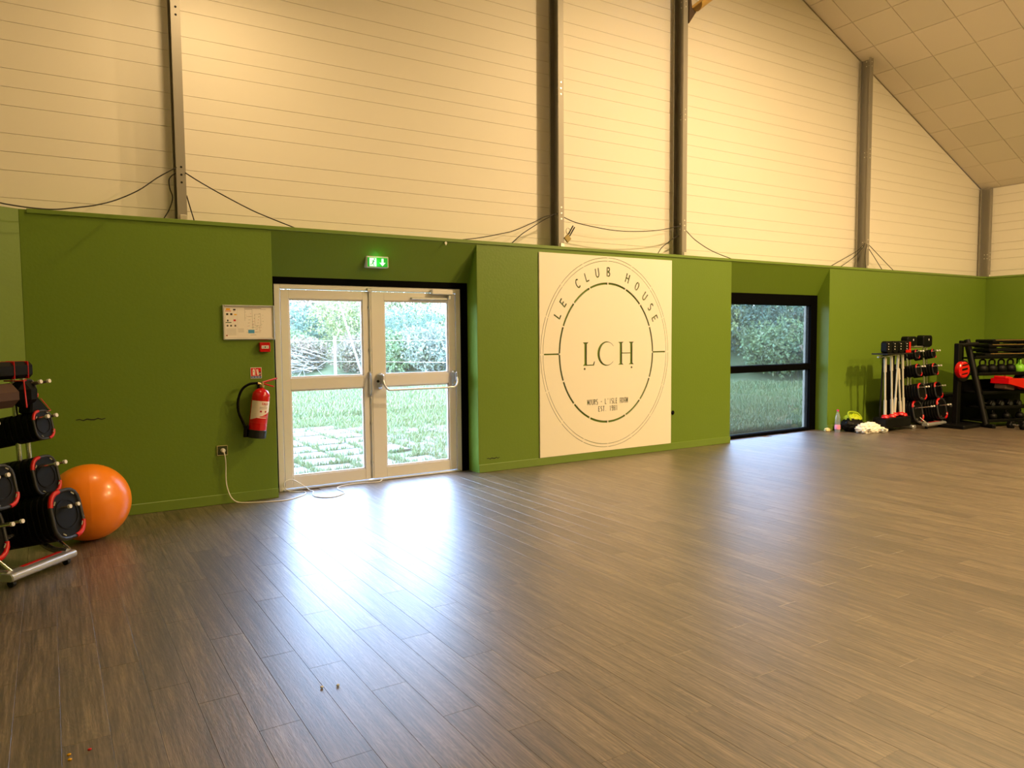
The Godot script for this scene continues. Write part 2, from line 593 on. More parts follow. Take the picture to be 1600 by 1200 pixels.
func door():
	var root := Node3D.new()
	put(root, "door_1")
	tag(root, "white glazed double door to the garden in a black surround", "", "", "structure")
	obj("surround", frame_st(1.757, 3.905, 0, 2.06, 0.066, 0.09, 0, 0.068, -0.33, -0.216), M.black_frame, root)
	obj("door_frame", frame_st(1.823, 3.815, 0, 1.992, 0.056, 0.056, 0.014, 0.046, -0.31, -0.226), M.door_white, root)
	obj("threshold", box_of(Vector3(1.86, 0, -0.32), Vector3(3.78, 0.018, -0.205), 0.005), M.silver, root)
	var leaves := [[1.885, 2.757, 1.961, 2.702], [2.793, 3.753, 2.934, 3.668]]
	for i in 2:
		var l = leaves[i]
		var z0 := -0.29
		var z1 := -0.232
		var st := new_st()
		var yb := 0.024
		var yt := 1.940
		box2(st, Vector3(l[0], yb, z0), Vector3(l[2], yt, z1), 0.003)
		box2(st, Vector3(l[3], yb, z0), Vector3(l[1], yt, z1), 0.003)
		box2(st, Vector3(l[2], yb, z0), Vector3(l[3], 0.135, z1), 0.003)
		box2(st, Vector3(l[2], 0.974, z0), Vector3(l[3], 1.092, z1), 0.003)
		box2(st, Vector3(l[2], 1.852, z0), Vector3(l[3], yt, z1), 0.003)
		if i == 1:
			box2(st, Vector3(2.758, yb, -0.262), Vector3(2.80, yt, -0.236), 0.003)
		var leaf := obj("door_leaf", st, M.door_white, root)
		for q in [[0.135, 0.974], [1.092, 1.852]]:
			obj("pane", box_of(Vector3(l[2] - 0.005, q[0] - 0.005, -0.268), Vector3(l[3] + 0.005, q[1] + 0.005, -0.262)), M.glass, leaf)
			obj("glazing_bead", frame_st(l[2], l[3], q[0], q[1], 0.014, 0.014, 0.014, 0.014, -0.262, -0.240, 0.004), M.door_white, leaf)
	# espagnolette rods on the slave leaf and its grey pull
	var rods := new_st()
	rod(rods, Vector3(2.772, 0.03, -0.226), Vector3(2.772, 0.86, -0.226), 0.006)
	rod(rods, Vector3(2.772, 1.13, -0.226), Vector3(2.772, 1.95, -0.226), 0.006)
	for yy in [0.2, 0.6, 1.35, 1.78]: bx(rods, Vector3(2.772, yy, -0.226), Vector3(0.022, 0.03, 0.02), 0.003)
	bx(rods, Vector3(2.772, 1.955, -0.224), Vector3(0.05, 0.04, 0.03), 0.004)
	obj("shoot_bolt", rods, M.silver, root)
	var h := new_st()
	tube(h, smooth_path([Vector3(2.766, 0.89, -0.226), Vector3(2.766, 0.90, -0.195), Vector3(2.766, 0.96, -0.18), Vector3(2.766, 1.05, -0.18), Vector3(2.766, 1.10, -0.195), Vector3(2.766, 1.115, -0.226)], 4), 0.011, 10)
	bx(h, Vector3(2.766, 1.0, -0.222), Vector3(0.034, 0.26, 0.014), 0.005)
	obj("pull_handle", h, M.grey_plastic, root)
	# panic bar on the other leaf
	var p := new_st()
	for x in [2.868, 3.722]:
		bx(p, Vector3(x, 1.03, -0.212), Vector3(0.062, 0.165, 0.04), 0.018)
		bx(p, Vector3(x + 0.012, 1.045, -0.18), Vector3(0.03, 0.11, 0.05), 0.012)
	obj("panic_bar_box", p, M.silver, root)
	p = new_st()
	tube(p, smooth_path([Vector3(2.882, 1.04, -0.165), Vector3(2.89, 0.985, -0.14), Vector3(2.925, 0.944, -0.13), Vector3(3.0, 0.938, -0.13), Vector3(3.3, 0.938, -0.13), Vector3(3.62, 0.938, -0.13), Vector3(3.69, 0.944, -0.13), Vector3(3.724, 0.985, -0.14), Vector3(3.73, 1.04, -0.165)], 5), 0.0115, 10)
	obj("panic_bar", p, M.silver, root)
	var k := new_st()
	lathe(k, [Vector2(0, 0), Vector2(0.014, 0), Vector2(0.014, 0.012), Vector2(0, 0.014)], 14, Transform3D(Basis(Vector3.RIGHT, Vector3.BACK, Vector3.DOWN), Vector3(2.835, 1.03, -0.19)))
	obj("lock_knob", k, M.black, root)
	# closer: body on the frame head, slide arm on the leaf
	var cl := new_st()
	box2(cl, Vector3(3.455, 1.925, -0.226), Vector3(3.70, 1.975, -0.17), 0.006)
	obj("door_closer", cl, M.door_white, root)
	cl = new_st()
	box2(cl, Vector3(3.23, 1.868, -0.231), Vector3(3.66, 1.893, -0.205), 0.004)
	bx(cl, Vector3(3.668, 1.898, -0.2), Vector3(0.03, 0.05, 0.03), 0.006)
	obj("closer_track", cl, M.silver, root)

func window():
	var root := Node3D.new()
	put(root, "window_1")
	tag(root, "black framed fixed window with a lower and an upper pane", "", "", "structure")
	var st := frame_st(7.79, 10.06, 0.0, 2.06, 0.2, 0.225, 0.045, 0.155, -0.30, -0.205, 0.004)
	box2(st, Vector3(7.99, 0.935, -0.30), Vector3(9.835, 1.026, -0.205), 0.004)
	obj("window_frame", st, M.black_frame, root)
	for q in [[0.045, 0.935], [1.026, 1.905]]:
		obj("pane", box_of(Vector3(7.985, q[0] - 0.005, -0.262), Vector3(9.84, q[1] + 0.005, -0.254)), M.tinted, root)
		obj("gasket", frame_st(7.99, 9.835, q[0], q[1], 0.008, 0.008, 0.008, 0.008, -0.254, -0.240, 0.002), M.black, root)

# ------------------------------------------------------------------ outside
func multi(called: String, mesh: Mesh, xf: Array, cols: Array, m: Material, parent: Node, kind := "stuff") -> MultiMeshInstance3D:
	var mm := MultiMesh.new()
	mm.transform_format = MultiMesh.TRANSFORM_3D
	mm.use_colors = true
	mm.mesh = mesh
	mm.instance_count = xf.size()
	for i in xf.size():
		mm.set_instance_transform(i, xf[i])
		mm.set_instance_color(i, cols[i])
	var o := MultiMeshInstance3D.new()
	o.multimesh = mm
	o.material_override = m
	put(o, called, parent)
	if kind: o.set_meta("kind", kind)
	return o

func outside():
	var rng := RandomNumberGenerator.new()
	rng.seed = 5
	var turf := mat(c8(112, 120, 70), 0.95)
	var gi := noise_image(31, 0.02, 512, 512, 5)
	var gcol := Image.create(512, 512, false, Image.FORMAT_RGB8)
	for y in 512:
		for x in 512:
			var v := gi.get_pixel(x, y).r
			gcol.set_pixel(x, y, Color(0.70 + 0.30 * v, 0.84 + 0.16 * v, 0.62 + 0.3 * v))
	turf.albedo_texture = ImageTexture.create_from_image(gcol)
	turf.uv1_triplanar = true
	turf.uv1_world_triplanar = true
	turf.uv1_scale = Vector3(0.22, 0.22, 0.22)
	struct("lawn_ground", box_of(Vector3(-60, -0.4, -90), Vector3(70, -0.055, -0.5)), turf)
	# bank: foot line from (9.2,-22.2) along (9.5,14.1)
	var foot := Vector3(9.2, 0, -22.2)
	var al := Vector3(9.5, 0, 14.1).normalized()
	var back := Vector3(al.z, 0, -al.x)
	if back.z > 0: back = -back
	back = Vector3(14.1, 0, -9.5).normalized()
	var bank := new_st()
	var btr := Transform3D(Basis(-back, Vector3.UP, al), foot)
	prism(bank, PackedVector2Array([Vector2(0, -0.3), Vector2(0, -0.05), Vector2(-3, 0.7), Vector2(-7, 2.2), Vector2(-14, 2.8), Vector2(-14, -0.3)]), -40, 36, btr)
	var earth := turf.duplicate()
	earth.albedo_color = c8(112, 112, 84)
	struct("bank_terrain", bank, earth)
	# patio slabs in the grass before the door
	var patio := struct("patio", box_of(Vector3(0.9, -0.2, -5.2), Vector3(5.6, -0.045, -0.5)), earth)
	var stone := [mat(c8(120, 112, 98), 0.85), mat(c8(127, 118, 104), 0.85), mat(c8(112, 106, 93), 0.85)]
	for i in 9:
		for j in 9:
			var cx := 1.15 + 0.53 * i + rng.randf_range(-0.012, 0.012)
			var cz := -0.78 - 0.53 * j + rng.randf_range(-0.012, 0.012)
			if rng.randf() < 0.08 or (i > 5 and j > 3 and rng.randf() < 0.4): continue
			var s := new_st()
			bx(s, Vector3(0, -0.02, 0), Vector3(0.49, 0.05, 0.49), 0.006)
			var o := obj("paver", s, stone[rng.randi() % 3], patio)
			o.position = Vector3(cx, rng.randf_range(-0.028, -0.012), cz)
			o.rotation = Vector3(rng.randf_range(-0.012, 0.012), rng.randf_range(-0.02, 0.02), rng.randf_range(-0.012, 0.012))
	# grass: tufts of blades
	var tuft := new_st()
	for k in 7:
		var a := TAU * k / 7.0 + 0.4 * sin(k * 3.0)
		var d := Vector3(cos(a), 0, sin(a))
		var sd := Vector3(-d.z, 0, d.x) * 0.006
		var hh := 0.07 + 0.03 * sin(k * 2.3)
		var p0 := d * 0.012
		var p1 := d * 0.03 + Vector3(0, hh * 0.6, 0)
		var p2 := d * (0.05 + 0.02 * sin(k)) + Vector3(0, hh, 0)
		quad(tuft, p0 - sd, p0 + sd, p1 + sd * 0.8, p1 - sd * 0.8)
		tri(tuft, p1 - sd * 0.8, p1 + sd * 0.8, p2)
	var blade_mat := mat(Color.WHITE, 0.7)
	blade_mat.vertex_color_use_as_albedo = true
	blade_mat.backlight_enabled = true
	blade_mat.backlight = Color(0.5, 0.5, 0.5)
	var xf := []
	var cols := []
	for k in 52000:
		var depth: float = 0.3 + 17.0 * pow(rng.randf(), 1.7)
		var ang := rng.randf_range(0.18, 0.98)
		var z := -0.55 - depth
		var x := (6.9 - z) * tan(ang)
		if x < 0.2: continue
		if (x - 9.2) * 14.1 - (z + 22.2) * 9.5 > -0.5: continue
		var on := x > 0.9 and x < 5.6 and z > -5.2
		var fx := fposmod(x - 1.15 + 0.265, 0.53)
		var fz := fposmod(-0.78 - z + 0.265, 0.53)
		var edge := minf(minf(fx, 0.53 - fx), minf(fz, 0.53 - fz))
		if on and edge > 0.035 and not (z > -2.0 and (x < 2.15 - 0.3 * (z + 1.2) * 0.0 and x < 2.1 and rng.randf() < 0.3)) and not (x > 4.0 and rng.randf() < 0.4): continue
		var sc := rng.randf_range(0.6, 1.35) * (1.0 if depth < 6 else 1.5)
		xf.append(Transform3D(Basis(Vector3.UP, rng.randf() * TAU).scaled(Vector3(sc, sc, sc)), Vector3(x, -0.055, z)))
		var t := rng.randf()
		cols.append(Color(0.16, 0.215, 0.07).lerp(Color(0.24, 0.23, 0.09), t).lerp(Color(0.10, 0.19, 0.07), 0.5 if rng.randf() < 0.25 else 0.0))
	tag(multi("grass", done(tuft), xf, cols, blade_mat, self), "pale green rough lawn grass outside the door and window", "grass")
	# shrubs on the bank
	var leaf := new_st()
	for k in 5:
		var b := Basis.from_euler(Vector3(k * 1.3, k * 2.1, k * 0.7))
		var c := b * Vector3(0.09, 0.02, 0.0)
		quad(leaf, c + b * Vector3(-0.075, 0, 0), c + b * Vector3(0, 0.012, -0.04), c + b * Vector3(0.08, 0, 0), c + b * Vector3(0, 0.012, 0.04))
	var leaf_mesh := done(leaf)
	var leaf_mat := mat(Color.WHITE, 0.9, 0.0, 0.2)
	leaf_mat.vertex_color_use_as_albedo = true
	leaf_mat.backlight_enabled = true
	leaf_mat.backlight = Color(0.6, 0.6, 0.6)
	var bark := mat(c8(132, 120, 106), 0.9)
	var kinds := [
		["mid green", Color(0.20, 0.27, 0.12)], ["yellow green", Color(0.31, 0.33, 0.13)], ["blue green", Color(0.16, 0.24, 0.18)],
		["russet tinged", Color(0.27, 0.20, 0.14)], ["pale grey green", Color(0.27, 0.29, 0.23)]]
	var rows := [[0.9, 1.5, 1.1], [3.2, 2.6, 1.7], [6.5, 3.6, 2.4]]
	var n := 0
	for r in 3:
		var cnt: int = [22, 15, 11][r]
		for i in cnt:
			var t: float = -14.0 + 44.0 * (i + 0.5 + rng.randf_range(-0.25, 0.25)) / cnt
			var dist: float = rows[r][0] + rng.randf_range(-0.4, 0.4)
			var hgt: float = rows[r][1] * rng.randf_range(0.8, 1.25)
			var rad: float = rows[r][2] * rng.randf_range(0.85, 1.2)
			var by: float = 0.0 if dist < 0.4 else (dist * 0.25 if dist < 3 else 0.7 + (dist - 3) * 0.37)
			var p: Vector3 = foot + al * t + back * dist + Vector3(0, by - 0.1, 0)
			var kind = kinds[(n * 7 + r * 3 + i * i) % 5]
			n += 1
			var where: String = ["at the foot of the bank", "half way up the bank", "along the top of the bank"][r]
			var o := thing("shrub", "%s leafy shrub growing %s beyond the lawn" % [kind[0], where], "shrub", p, 0.0, "%s shrubs %s" % [kind[0], where])
			var fx2 := []
			var fc := []
			for q in 1100 if r < 2 else 1500:
				var v := Vector3(rng.randfn(), rng.randfn(), rng.randfn()).normalized() * pow(rng.randf(), 0.42)
				var lump := 1.0 + 0.22 * sin(v.x * 5.0 + n) * cos(v.z * 4.0 + v.y * 3.0)
				var pos := Vector3(v.x * rad * lump, hgt * 0.5 * (1.0 + v.y * lump), v.z * rad * lump)
				var s := rng.randf_range(0.55, 1.1)
				fx2.append(Transform3D(Basis.from_euler(Vector3(rng.randf() * 6.3, rng.randf() * 6.3, rng.randf() * 6.3)).scaled(Vector3(s, s, s)), pos))
				var cc: Color = kind[1]
				fc.append(cc.lerp(kinds[rng.randi() % 5][1], rng.randf() * 0.5) * rng.randf_range(0.75, 1.35))
			multi("foliage", leaf_mesh, fx2, fc, leaf_mat, o)
			var stm := new_st()
			for q in 3:
				var e := Vector3(rng.randf_range(-0.5, 0.5) * rad, hgt * 0.8, rng.randf_range(-0.5, 0.5) * rad)
				tube(stm, [Vector3(0.05 * q, -0.05, 0), e * 0.5 + Vector3(0.05, 0, 0.05), e], [0.03, 0.02, 0.008], 5)
			obj("stem", stm, bark, o)
	# heap of cut branches left of the lawn's end
	var heap := new_st()
	for k in 280:
		var c := foot + al * rng.randf_range(-7.5, 0.0) + back * rng.randf_range(-1.6, 0.2)
		var hy := rng.randf_range(0.0, 0.95)
		var dr := (al * rng.randf_range(-1, 1) + back * rng.randf_range(-0.5, 0.5) + Vector3(0, rng.randf_range(-0.32, 0.1), 0)).normalized()
		var ln := rng.randf_range(0.5, 1.4)
		c.y = hy + 0.03
		tube(heap, [c - dr * ln * 0.5 + Vector3(0, 0.02, 0), c, c + dr * ln * 0.5], [0.02, 0.016, 0.007], 4)
	tag(obj("brush_pile", heap, mat(c8(146, 138, 126), 0.9)), "loose heap of bare grey cut branches at the lawn's edge", "brush pile", "", "stuff")
	# fence posts with two wires, a leaning pole and a bare sapling
	var pale := mat(c8(180, 174, 162), 0.7)
	var spots := [[-5.0, "pale fence post standing beside the branch heap, seen through the left door leaf"], [1.2, "pale fence post seen through the upper pane of the right door leaf"], [7.5, "pale fence post standing on the bank foot, hidden from the door by the wall"]]
	for s in spots:
		var p: Vector3 = foot + al * s[0] + back * -0.6
		var o := thing("fence_post", s[1], "post", p)
		obj("post", box_of(Vector3(-0.045, -0.1, -0.045), Vector3(0.045, 1.5, 0.045), 0.008), pale, o)
		obj("post_cap", box_of(Vector3(-0.055, 1.5, -0.055), Vector3(0.055, 1.53, 0.055), 0.008), pale, o)
	var wires := thing("fence_wire", "two thin wires strung between the pale fence posts", "wire")
	for y in [0.55, 1.35]:
		var w := new_st()
		tube(w, [foot + al * -5.0 + back * -0.6 + Vector3(0, y, 0), foot + al * 1.2 + back * -0.6 + Vector3(0, y, 0), foot + al * 7.5 + back * -0.6 + Vector3(0, y, 0)], 0.008, 5)
		obj("strand", w, pale, wires)
	var pole := new_st()
	tube(pole, [Vector3(9.2, 3.3, -20.2), Vector3(9.75, 1.6, -20.3), Vector3(10.3, -0.06, -20.4)], [0.03, 0.04, 0.045], 6)
	tag(obj("leaning_pole", pole, pale), "long pale pole leaning in the garden behind the left door leaf", "pole")
	var sap := thing("sapling", "bare white stemmed sapling with forking twigs outside the right door leaf", "tree", Vector3(11.6, -0.06, -15.6))
	var tk := new_st()
	tube(tk, [Vector3(0, 0, 0), Vector3(0.05, 0.6, 0), Vector3(0.02, 1.3, 0.05), Vector3(0.12, 2.2, 0)], [0.05, 0.042, 0.03, 0.01], 7)
	obj("trunk", tk, pale, sap)
	for k in 9:
		var br := new_st()
		var b0 := Vector3(0.04, 0.45 + 0.17 * k, 0.02)
		var dr := Vector3(cos(k * 2.2), 1.1, sin(k * 2.2)).normalized() * (0.75 - 0.05 * k)
		tube(br, [b0, b0 + dr * 0.5, b0 + dr + Vector3(0, 0.1, 0)], [0.014, 0.01, 0.004], 5)
		obj("branch", br, pale, sap)

# ------------------------------------------------------------------ steel posts
func posts():
	var spots := [[1.066, "galvanised steel post nearest the double door's left side, brightly lit on its face", 4.9], [5.09, "steel channel post rising behind the left corner of the round logo board", 6.65], [7.045, "steel channel post at the ridge, rising from the right corner of the logo board", 7.45], [11.045, "dark steel channel post right of the black window, meeting the roof slope", 5.73], [14.87, "dark steel corner post above the far right racks", 4.1]]
	for s in spots:
		var xr: float = s[0]
		var top: float = RY - SLOPE * (xr - RX if xr > RX else RX - xr + 0.076) - 0.014
		var zf := -0.055
		var zb := -0.235
		var b := 0.076
		var t := thing("steel_post", s[1], "post", Vector3(xr, H - 0.006, zf))
		var st := new_st()
		var hgt := top - H + 0.006
		var th := 0.005
		box2(st, Vector3(-b, 0, -th), Vector3(0, hgt, 0), 0.001)
		box2(st, Vector3(-th, 0, zb - zf), Vector3(0, hgt, -th), 0.0)
		box2(st, Vector3(-b, 0, zb - zf), Vector3(-th, hgt, zb - zf + th), 0.001)
		box2(st, Vector3(-b, 0, -0.022), Vector3(-b + th, hgt, -th), 0.0)
		box2(st, Vector3(-b, 0, zb - zf + th), Vector3(-b + th, hgt, zb - zf + 0.022), 0.0)
		obj("channel", st, M.galv, t)
		var y := 0.33
		var k := 0
		while y < hgt - 0.1:
			for d in [0.0, 0.065, 0.13]:
				var h := new_st()
				lathe(h, [Vector2(0, -0.001), Vector2(0.0095, -0.001), Vector2(0.0095, 0.0015), Vector2(0, 0.0018)], 12, Transform3D(Basis(Vector3.RIGHT, Vector3.BACK, Vector3.DOWN), Vector3(-0.036, y + d, 0.0)))
				obj("bolt_hole", h, M.hole if s == spots[0] else M.bolt, t)
			for q in [[-0.06, 0.0], [-0.11, 0.0], [-0.06, 0.07], [-0.11, 0.07]]:
				var h := new_st()
				lathe(h, [Vector2(0, 0), Vector2(0.009, 0), Vector2(0.009, 0.006), Vector2(0, 0.007)], 10, Transform3D(Basis(Vector3.BACK, Vector3.LEFT, Vector3.UP), Vector3(-th, y + 0.03 + q[1], q[0])))
				obj("bolt", h, M.bolt, t)
			y += 1.40
			k += 1
		var ft := new_st()
		bx(ft, Vector3(-0.03, 0.03, 0.006), Vector3(0.055, 0.05, 0.012), 0.004)
		obj("foot_bracket", ft, M.bolt, t)
	# yellow lamp trough on its brown bracket, high on the ridge post
	var t := thing("wall_lamp", "yellowish lamp trough on a brown bracket high on the ridge post", "lamp", Vector3(7.05, 5.42, -0.06))
	var br := new_st()
	prism(br, PackedVector2Array([Vector2(0, 0.0), Vector2(0.12, 0.16), Vector2(0.05, 0.2), Vector2(0.02, 0.42), Vector2(0, 0.45)]), -0.02, 0.02)
	obj("bracket", br, mat(c8(74, 54, 34), 0.6), t)
	var tr := new_st()
	var arc := PackedVector2Array()
	for k in 9:
		var a := PI * (1.05 + 0.9 * k / 8.0)
		arc.append(Vector2(cos(a) * 0.11, sin(a) * 0.10))
	for k in 9:
		var a := PI * (1.95 - 0.9 * k / 8.0)
		arc.append(Vector2(cos(a) * 0.10, sin(a) * 0.09))
	prism(tr, arc, 0.0, 0.5, Transform3D(Basis(Vector3(0, 0, 1), Vector3(-0.6, 0.8, 0), Vector3(0.8, 0.6, 0)), Vector3(0.06, 0.24, 0.06)))
	obj("trough", tr, mat(c8(196, 158, 82), 0.5), t)

# ------------------------------------------------------------------ the logo board
func cut(root: Node, poly: PackedVector2Array):
	var c := CSGPolygon3D.new()
	c.polygon = poly
	c.depth = 0.06
	c.operation = CSGShape3D.OPERATION_SUBTRACTION
	c.position = Vector3(0, 0, 0.03)
	put(c, "cutout", root)

func stroke(root: Node, pts: Array, w: float, place: Callable):
	var line := PackedVector2Array()
	for p in pts: line.append(p)
	for poly in Geometry2D.offset_polyline(line, w / 2, Geometry2D.JOIN_MITER, Geometry2D.END_BUTT):
		if Geometry2D.is_polygon_clockwise(poly): continue
		var o := PackedVector2Array()
		for p in poly: o.append(place.call(p))
		cut(root, o)

func arc_pts(cx: float, cy: float, rx: float, ry: float, a0: float, a1: float, n := 10) -> Array:
	var o := []
	for i in n + 1:
		var a := deg_to_rad(lerpf(a0, a1, float(i) / n))
		o.append(Vector2(cx + rx * cos(a), cy + ry * sin(a)))
	return o

# strokes of stencil capitals in a box 0..1 wide and 0..1 high
func glyph(ch: String) -> Array:
	var v := func(a: float, b: float) -> Vector2: return Vector2(a, b)
	match ch:
		"L": return [[v.call(0.1, 1), v.call(0.1, 0.06)], [v.call(0.02, 0.05), v.call(0.85, 0.05)]]
		"E": return [[v.call(0.1, 1), v.call(0.1, 0)], [v.call(0.1, 0.05), v.call(0.85, 0.05)], [v.call(0.1, 0.5), v.call(0.75, 0.5)], [v.call(0.1, 0.95), v.call(0.85, 0.95)]]
		"C": return [arc_pts(0.5, 0.5, 0.45, 0.46, 45, 315, 14)]
		"U": return [[v.call(0.1, 1)] + arc_pts(0.5, 0.36, 0.4, 0.32, 180, 360, 10) + [v.call(0.9, 1)]]
		"B": return [[v.call(0.1, 1), v.call(0.1, 0)], [v.call(0.25, 0.95)] + arc_pts(0.5, 0.76, 0.28, 0.19, 90, -90, 7) + [v.call(0.25, 0.57)], [v.call(0.25, 0.46)] + arc_pts(0.52, 0.25, 0.33, 0.21, 90, -90, 7) + [v.call(0.25, 0.04)]]
		"H": return [[v.call(0.1, 1), v.call(0.1, 0)], [v.call(0.9, 1), v.call(0.9, 0)], [v.call(0.1, 0.5), v.call(0.9, 0.5)]]
		"O": return [arc_pts(0.5, 0.5, 0.42, 0.46, 97, 263, 10), arc_pts(0.5, 0.5, 0.42, 0.46, -83, 83, 10)]
		"S": return [arc_pts(0.5, 0.74, 0.34, 0.22, 40, 250, 8) + [v.call(0.55, 0.48)] + arc_pts(0.5, 0.26, 0.36, 0.22, 60, -140, 8)]
		"M": return [[v.call(0.1, 0), v.call(0.1, 1)], [v.call(0.12, 0.95), v.call(0.5, 0.25), v.call(0.88, 0.95)], [v.call(0.9, 0), v.call(0.9, 1)]]
		"R": return [[v.call(0.1, 1), v.call(0.1, 0)], [v.call(0.28, 0.94), v.call(0.8, 0.9), v.call(0.8, 0.56), v.call(0.28, 0.52)], [v.call(0.5, 0.44), v.call(0.9, 0)]]
		"I": return [[v.call(0.5, 0), v.call(0.5, 1)]]
		"A": return [[v.call(0.1, 0), v.call(0.1, 0.95), v.call(0.42, 0.95)], [v.call(0.58, 0.95), v.call(0.9, 0.95), v.call(0.9, 0)], [v.call(0.1, 0.4), v.call(0.9, 0.4)]]
		"D": return [[v.call(0.1, 1), v.call(0.1, 0)], [v.call(0.3, 0.94), v.call(0.85, 0.85), v.call(0.85, 0.15), v.call(0.3, 0.06)]]
		"T": return [[v.call(0.5, 0), v.call(0.5, 1)], [v.call(0.05, 0.94), v.call(0.95, 0.94)]]
		"1": return [[v.call(0.55, 0), v.call(0.55, 1)], [v.call(0.3, 0.84), v.call(0.55, 0.96)]]
		"9": return [[v.call(0.6, 0.5), v.call(0.15, 0.5), v.call(0.15, 0.94), v.call(0.62, 0.94)], [v.call(0.85, 1), v.call(0.85, 0.06), v.call(0.15, 0.06)]]
		"8": return [[v.call(0.42, 0.94), v.call(0.15, 0.94), v.call(0.15, 0.06), v.call(0.42, 0.06)], [v.call(0.58, 0.94), v.call(0.85, 0.94), v.call(0.85, 0.06), v.call(0.58, 0.06)], [v.call(0.3, 0.5), v.call(0.7, 0.5)]]
		"-": return [[v.call(0.25, 0.5), v.call(0.75, 0.5)]]
		"'": return [[v.call(0.5, 1), v.call(0.5, 0.8)]]
		".": return [[v.call(0.4, 0.0), v.call(0.4, 0.12)]]
	return []

func logo():
	var cx := 5.683
	var cy := 1.267
	var sx := 0.983
	var sy := 1.136
	var root := CSGBox3D.new()
	root.size = Vector3(2.03, 2.325, 0.014)
	root.position = Vector3(5.708, 1.2535, 0.008)
	root.material = M.board
	put(root, "logo_board")
	tag(root, "cream stencil board with cut-out oval club crest reading LCH, fixed to the green wall", "sign")
	var ox := cx - 5.708
	var oy := cy - 1.2535
	var ell := func(p: Vector2) -> Vector2: return Vector2(ox + p.x * sx, oy + p.y * sy)
	# inner ring in 16 pieces, two thin outer rings in 16 and 15 pieces
	for ring in [[0.728, 0.022, 16, 0.6], [0.962, 0.0052, 16, 0.4], [0.995, 0.0052, 16, 0.4]]:
		for i in ring[2]:
			var a0: float = 360.0 * i / ring[2] + ring[3] + 90.0
			var a1: float = 360.0 * (i + 1) / ring[2] - ring[3] + 90.0
			var poly := PackedVector2Array()
			for p in arc_pts(0, 0, ring[0] + ring[1] / 2, ring[0] + ring[1] / 2, a0, a1, 12): poly.append(ell.call(p))
			var inn := arc_pts(0, 0, ring[0] - ring[1] / 2, ring[0] - ring[1] / 2, a1, a0, 12)
			for p in inn: poly.append(ell.call(p))
			cut(root, poly)
	for s in [-1.0, 1.0]:
		var poly := PackedVector2Array()
		for p in [Vector2(0.734, -0.0075), Vector2(0.948, -0.0075), Vector2(0.948, 0.0075), Vector2(0.734, 0.0075)]: poly.append(ell.call(Vector2(p.x * s, p.y)))
		cut(root, poly)
	# ring lettering
	var text := "LECLUBHOUSE"
	var angs := [-62.3, -52.3, -32.5, -22.2, -11.2, 0.6, 21.4, 33.2, 44.5, 54.6, 64.5]
	for i in text.length():
		var a := deg_to_rad(angs[i])
		var gw := 0.056
		var gh := 0.096
		var place := func(p: Vector2) -> Vector2:
			var q := Vector2((p.x - 0.5) * gw, (p.y - 0.5) * gh + 0.85)
			return ell.call(q.rotated(-a))
		var scaled := func(strokes: Array) -> void:
			for s in strokes:
				# widths are kept by stroking in glyph space of equal scale
				var pts := []
				for p in s: pts.append(Vector2(p.x * gw, p.y * gh))
				stroke(root, pts, 0.015, func(q: Vector2) -> Vector2: return place.call(Vector2(q.x / gw, q.y / gh)))
		scaled.call(glyph(text[i]))
	# small lines
	for row in [["MOURS - L'ISLE ADAM", 5.366, 6.001, 0.650, 0.066], ["EST. 1981", 5.533, 5.838, 0.566, 0.062]]:
		var s: String = row[0]
		var step: float = (row[2] - row[1]) / s.length()
		for i in s.length():
			var gx: float = row[1] + step * (i + 0.12)
			var slant := 0.012 * (gx - 5.68)
			for st in glyph(s[i]):
				var pts := []
				for p in st: pts.append(Vector2(gx + p.x * step * 0.76 - 5.708, row[3] + 0.004 + p.y * row[4] - 1.2535))
				stroke(root, pts, 0.0088, func(q: Vector2) -> Vector2: return q)
	# big letters
	var rect := func(x0: float, y0: float, x1: float, y1: float):
		cut(root, PackedVector2Array([Vector2(x0 - 5.708, y0 - 1.2535), Vector2(x1 - 5.708, y0 - 1.2535), Vector2(x1 - 5.708, y1 - 1.2535), Vector2(x0 - 5.708, y1 - 1.2535)]))
	var poly_at := func(pts: Array):
		var o := PackedVector2Array()
		for p in pts: o.append(Vector2(p[0] - 5.708, p[1] - 1.2535))
		cut(root, o)
	var yb := 1.122
	var yt := 1.398
	poly_at.call([[5.305, yb], [5.470, yb], [5.486, yb + 0.05], [5.470, yb + 0.045], [5.455, yb + 0.012], [5.368, yb + 0.012], [5.364, yb + 0.03], [5.364, yt - 0.022], [5.388, yt], [5.305, yt], [5.328, yt - 0.022], [5.328, yb + 0.022]])
	for x in [5.886, 6.052]:
		poly_at.call([[x - 0.042, yb], [x + 0.042, yb], [x + 0.018, yb + 0.02], [x + 0.018, yt - 0.02], [x + 0.042, yt], [x - 0.042, yt], [x - 0.018, yt - 0.02], [x - 0.018, yb + 0.02]])
	rect.call(5.900, 1.257, 6.038, 1.267)
	var cpts := []
	for i in 25:
		var a := deg_to_rad(lerpf(38, 318, i / 24.0))
		cpts.append([5.662 + 0.140 * cos(a), 1.260 + 0.146 * sin(a)])
	for i in 25:
		var a := deg_to_rad(lerpf(316, 42, i / 24.0))
		cpts.append([5.676 + 0.118 * cos(a), 1.260 + 0.135 * sin(a)])
	poly_at.call(cpts)
	for q in [[5.331, 1.085], [6.055, 1.085]]:
		var dot := []
		for i in 12: dot.append([q[0] + 0.013 * cos(TAU * i / 12), q[1] + 0.013 * sin(TAU * i / 12)])
		poly_at.call(dot)

# ------------------------------------------------------------------ things on the wall

func picture(w: int, h: int, bg: Color) -> Image:
	var im := Image.create(w, h, false, Image.FORMAT_RGB8)
	im.fill(bg)
	return im

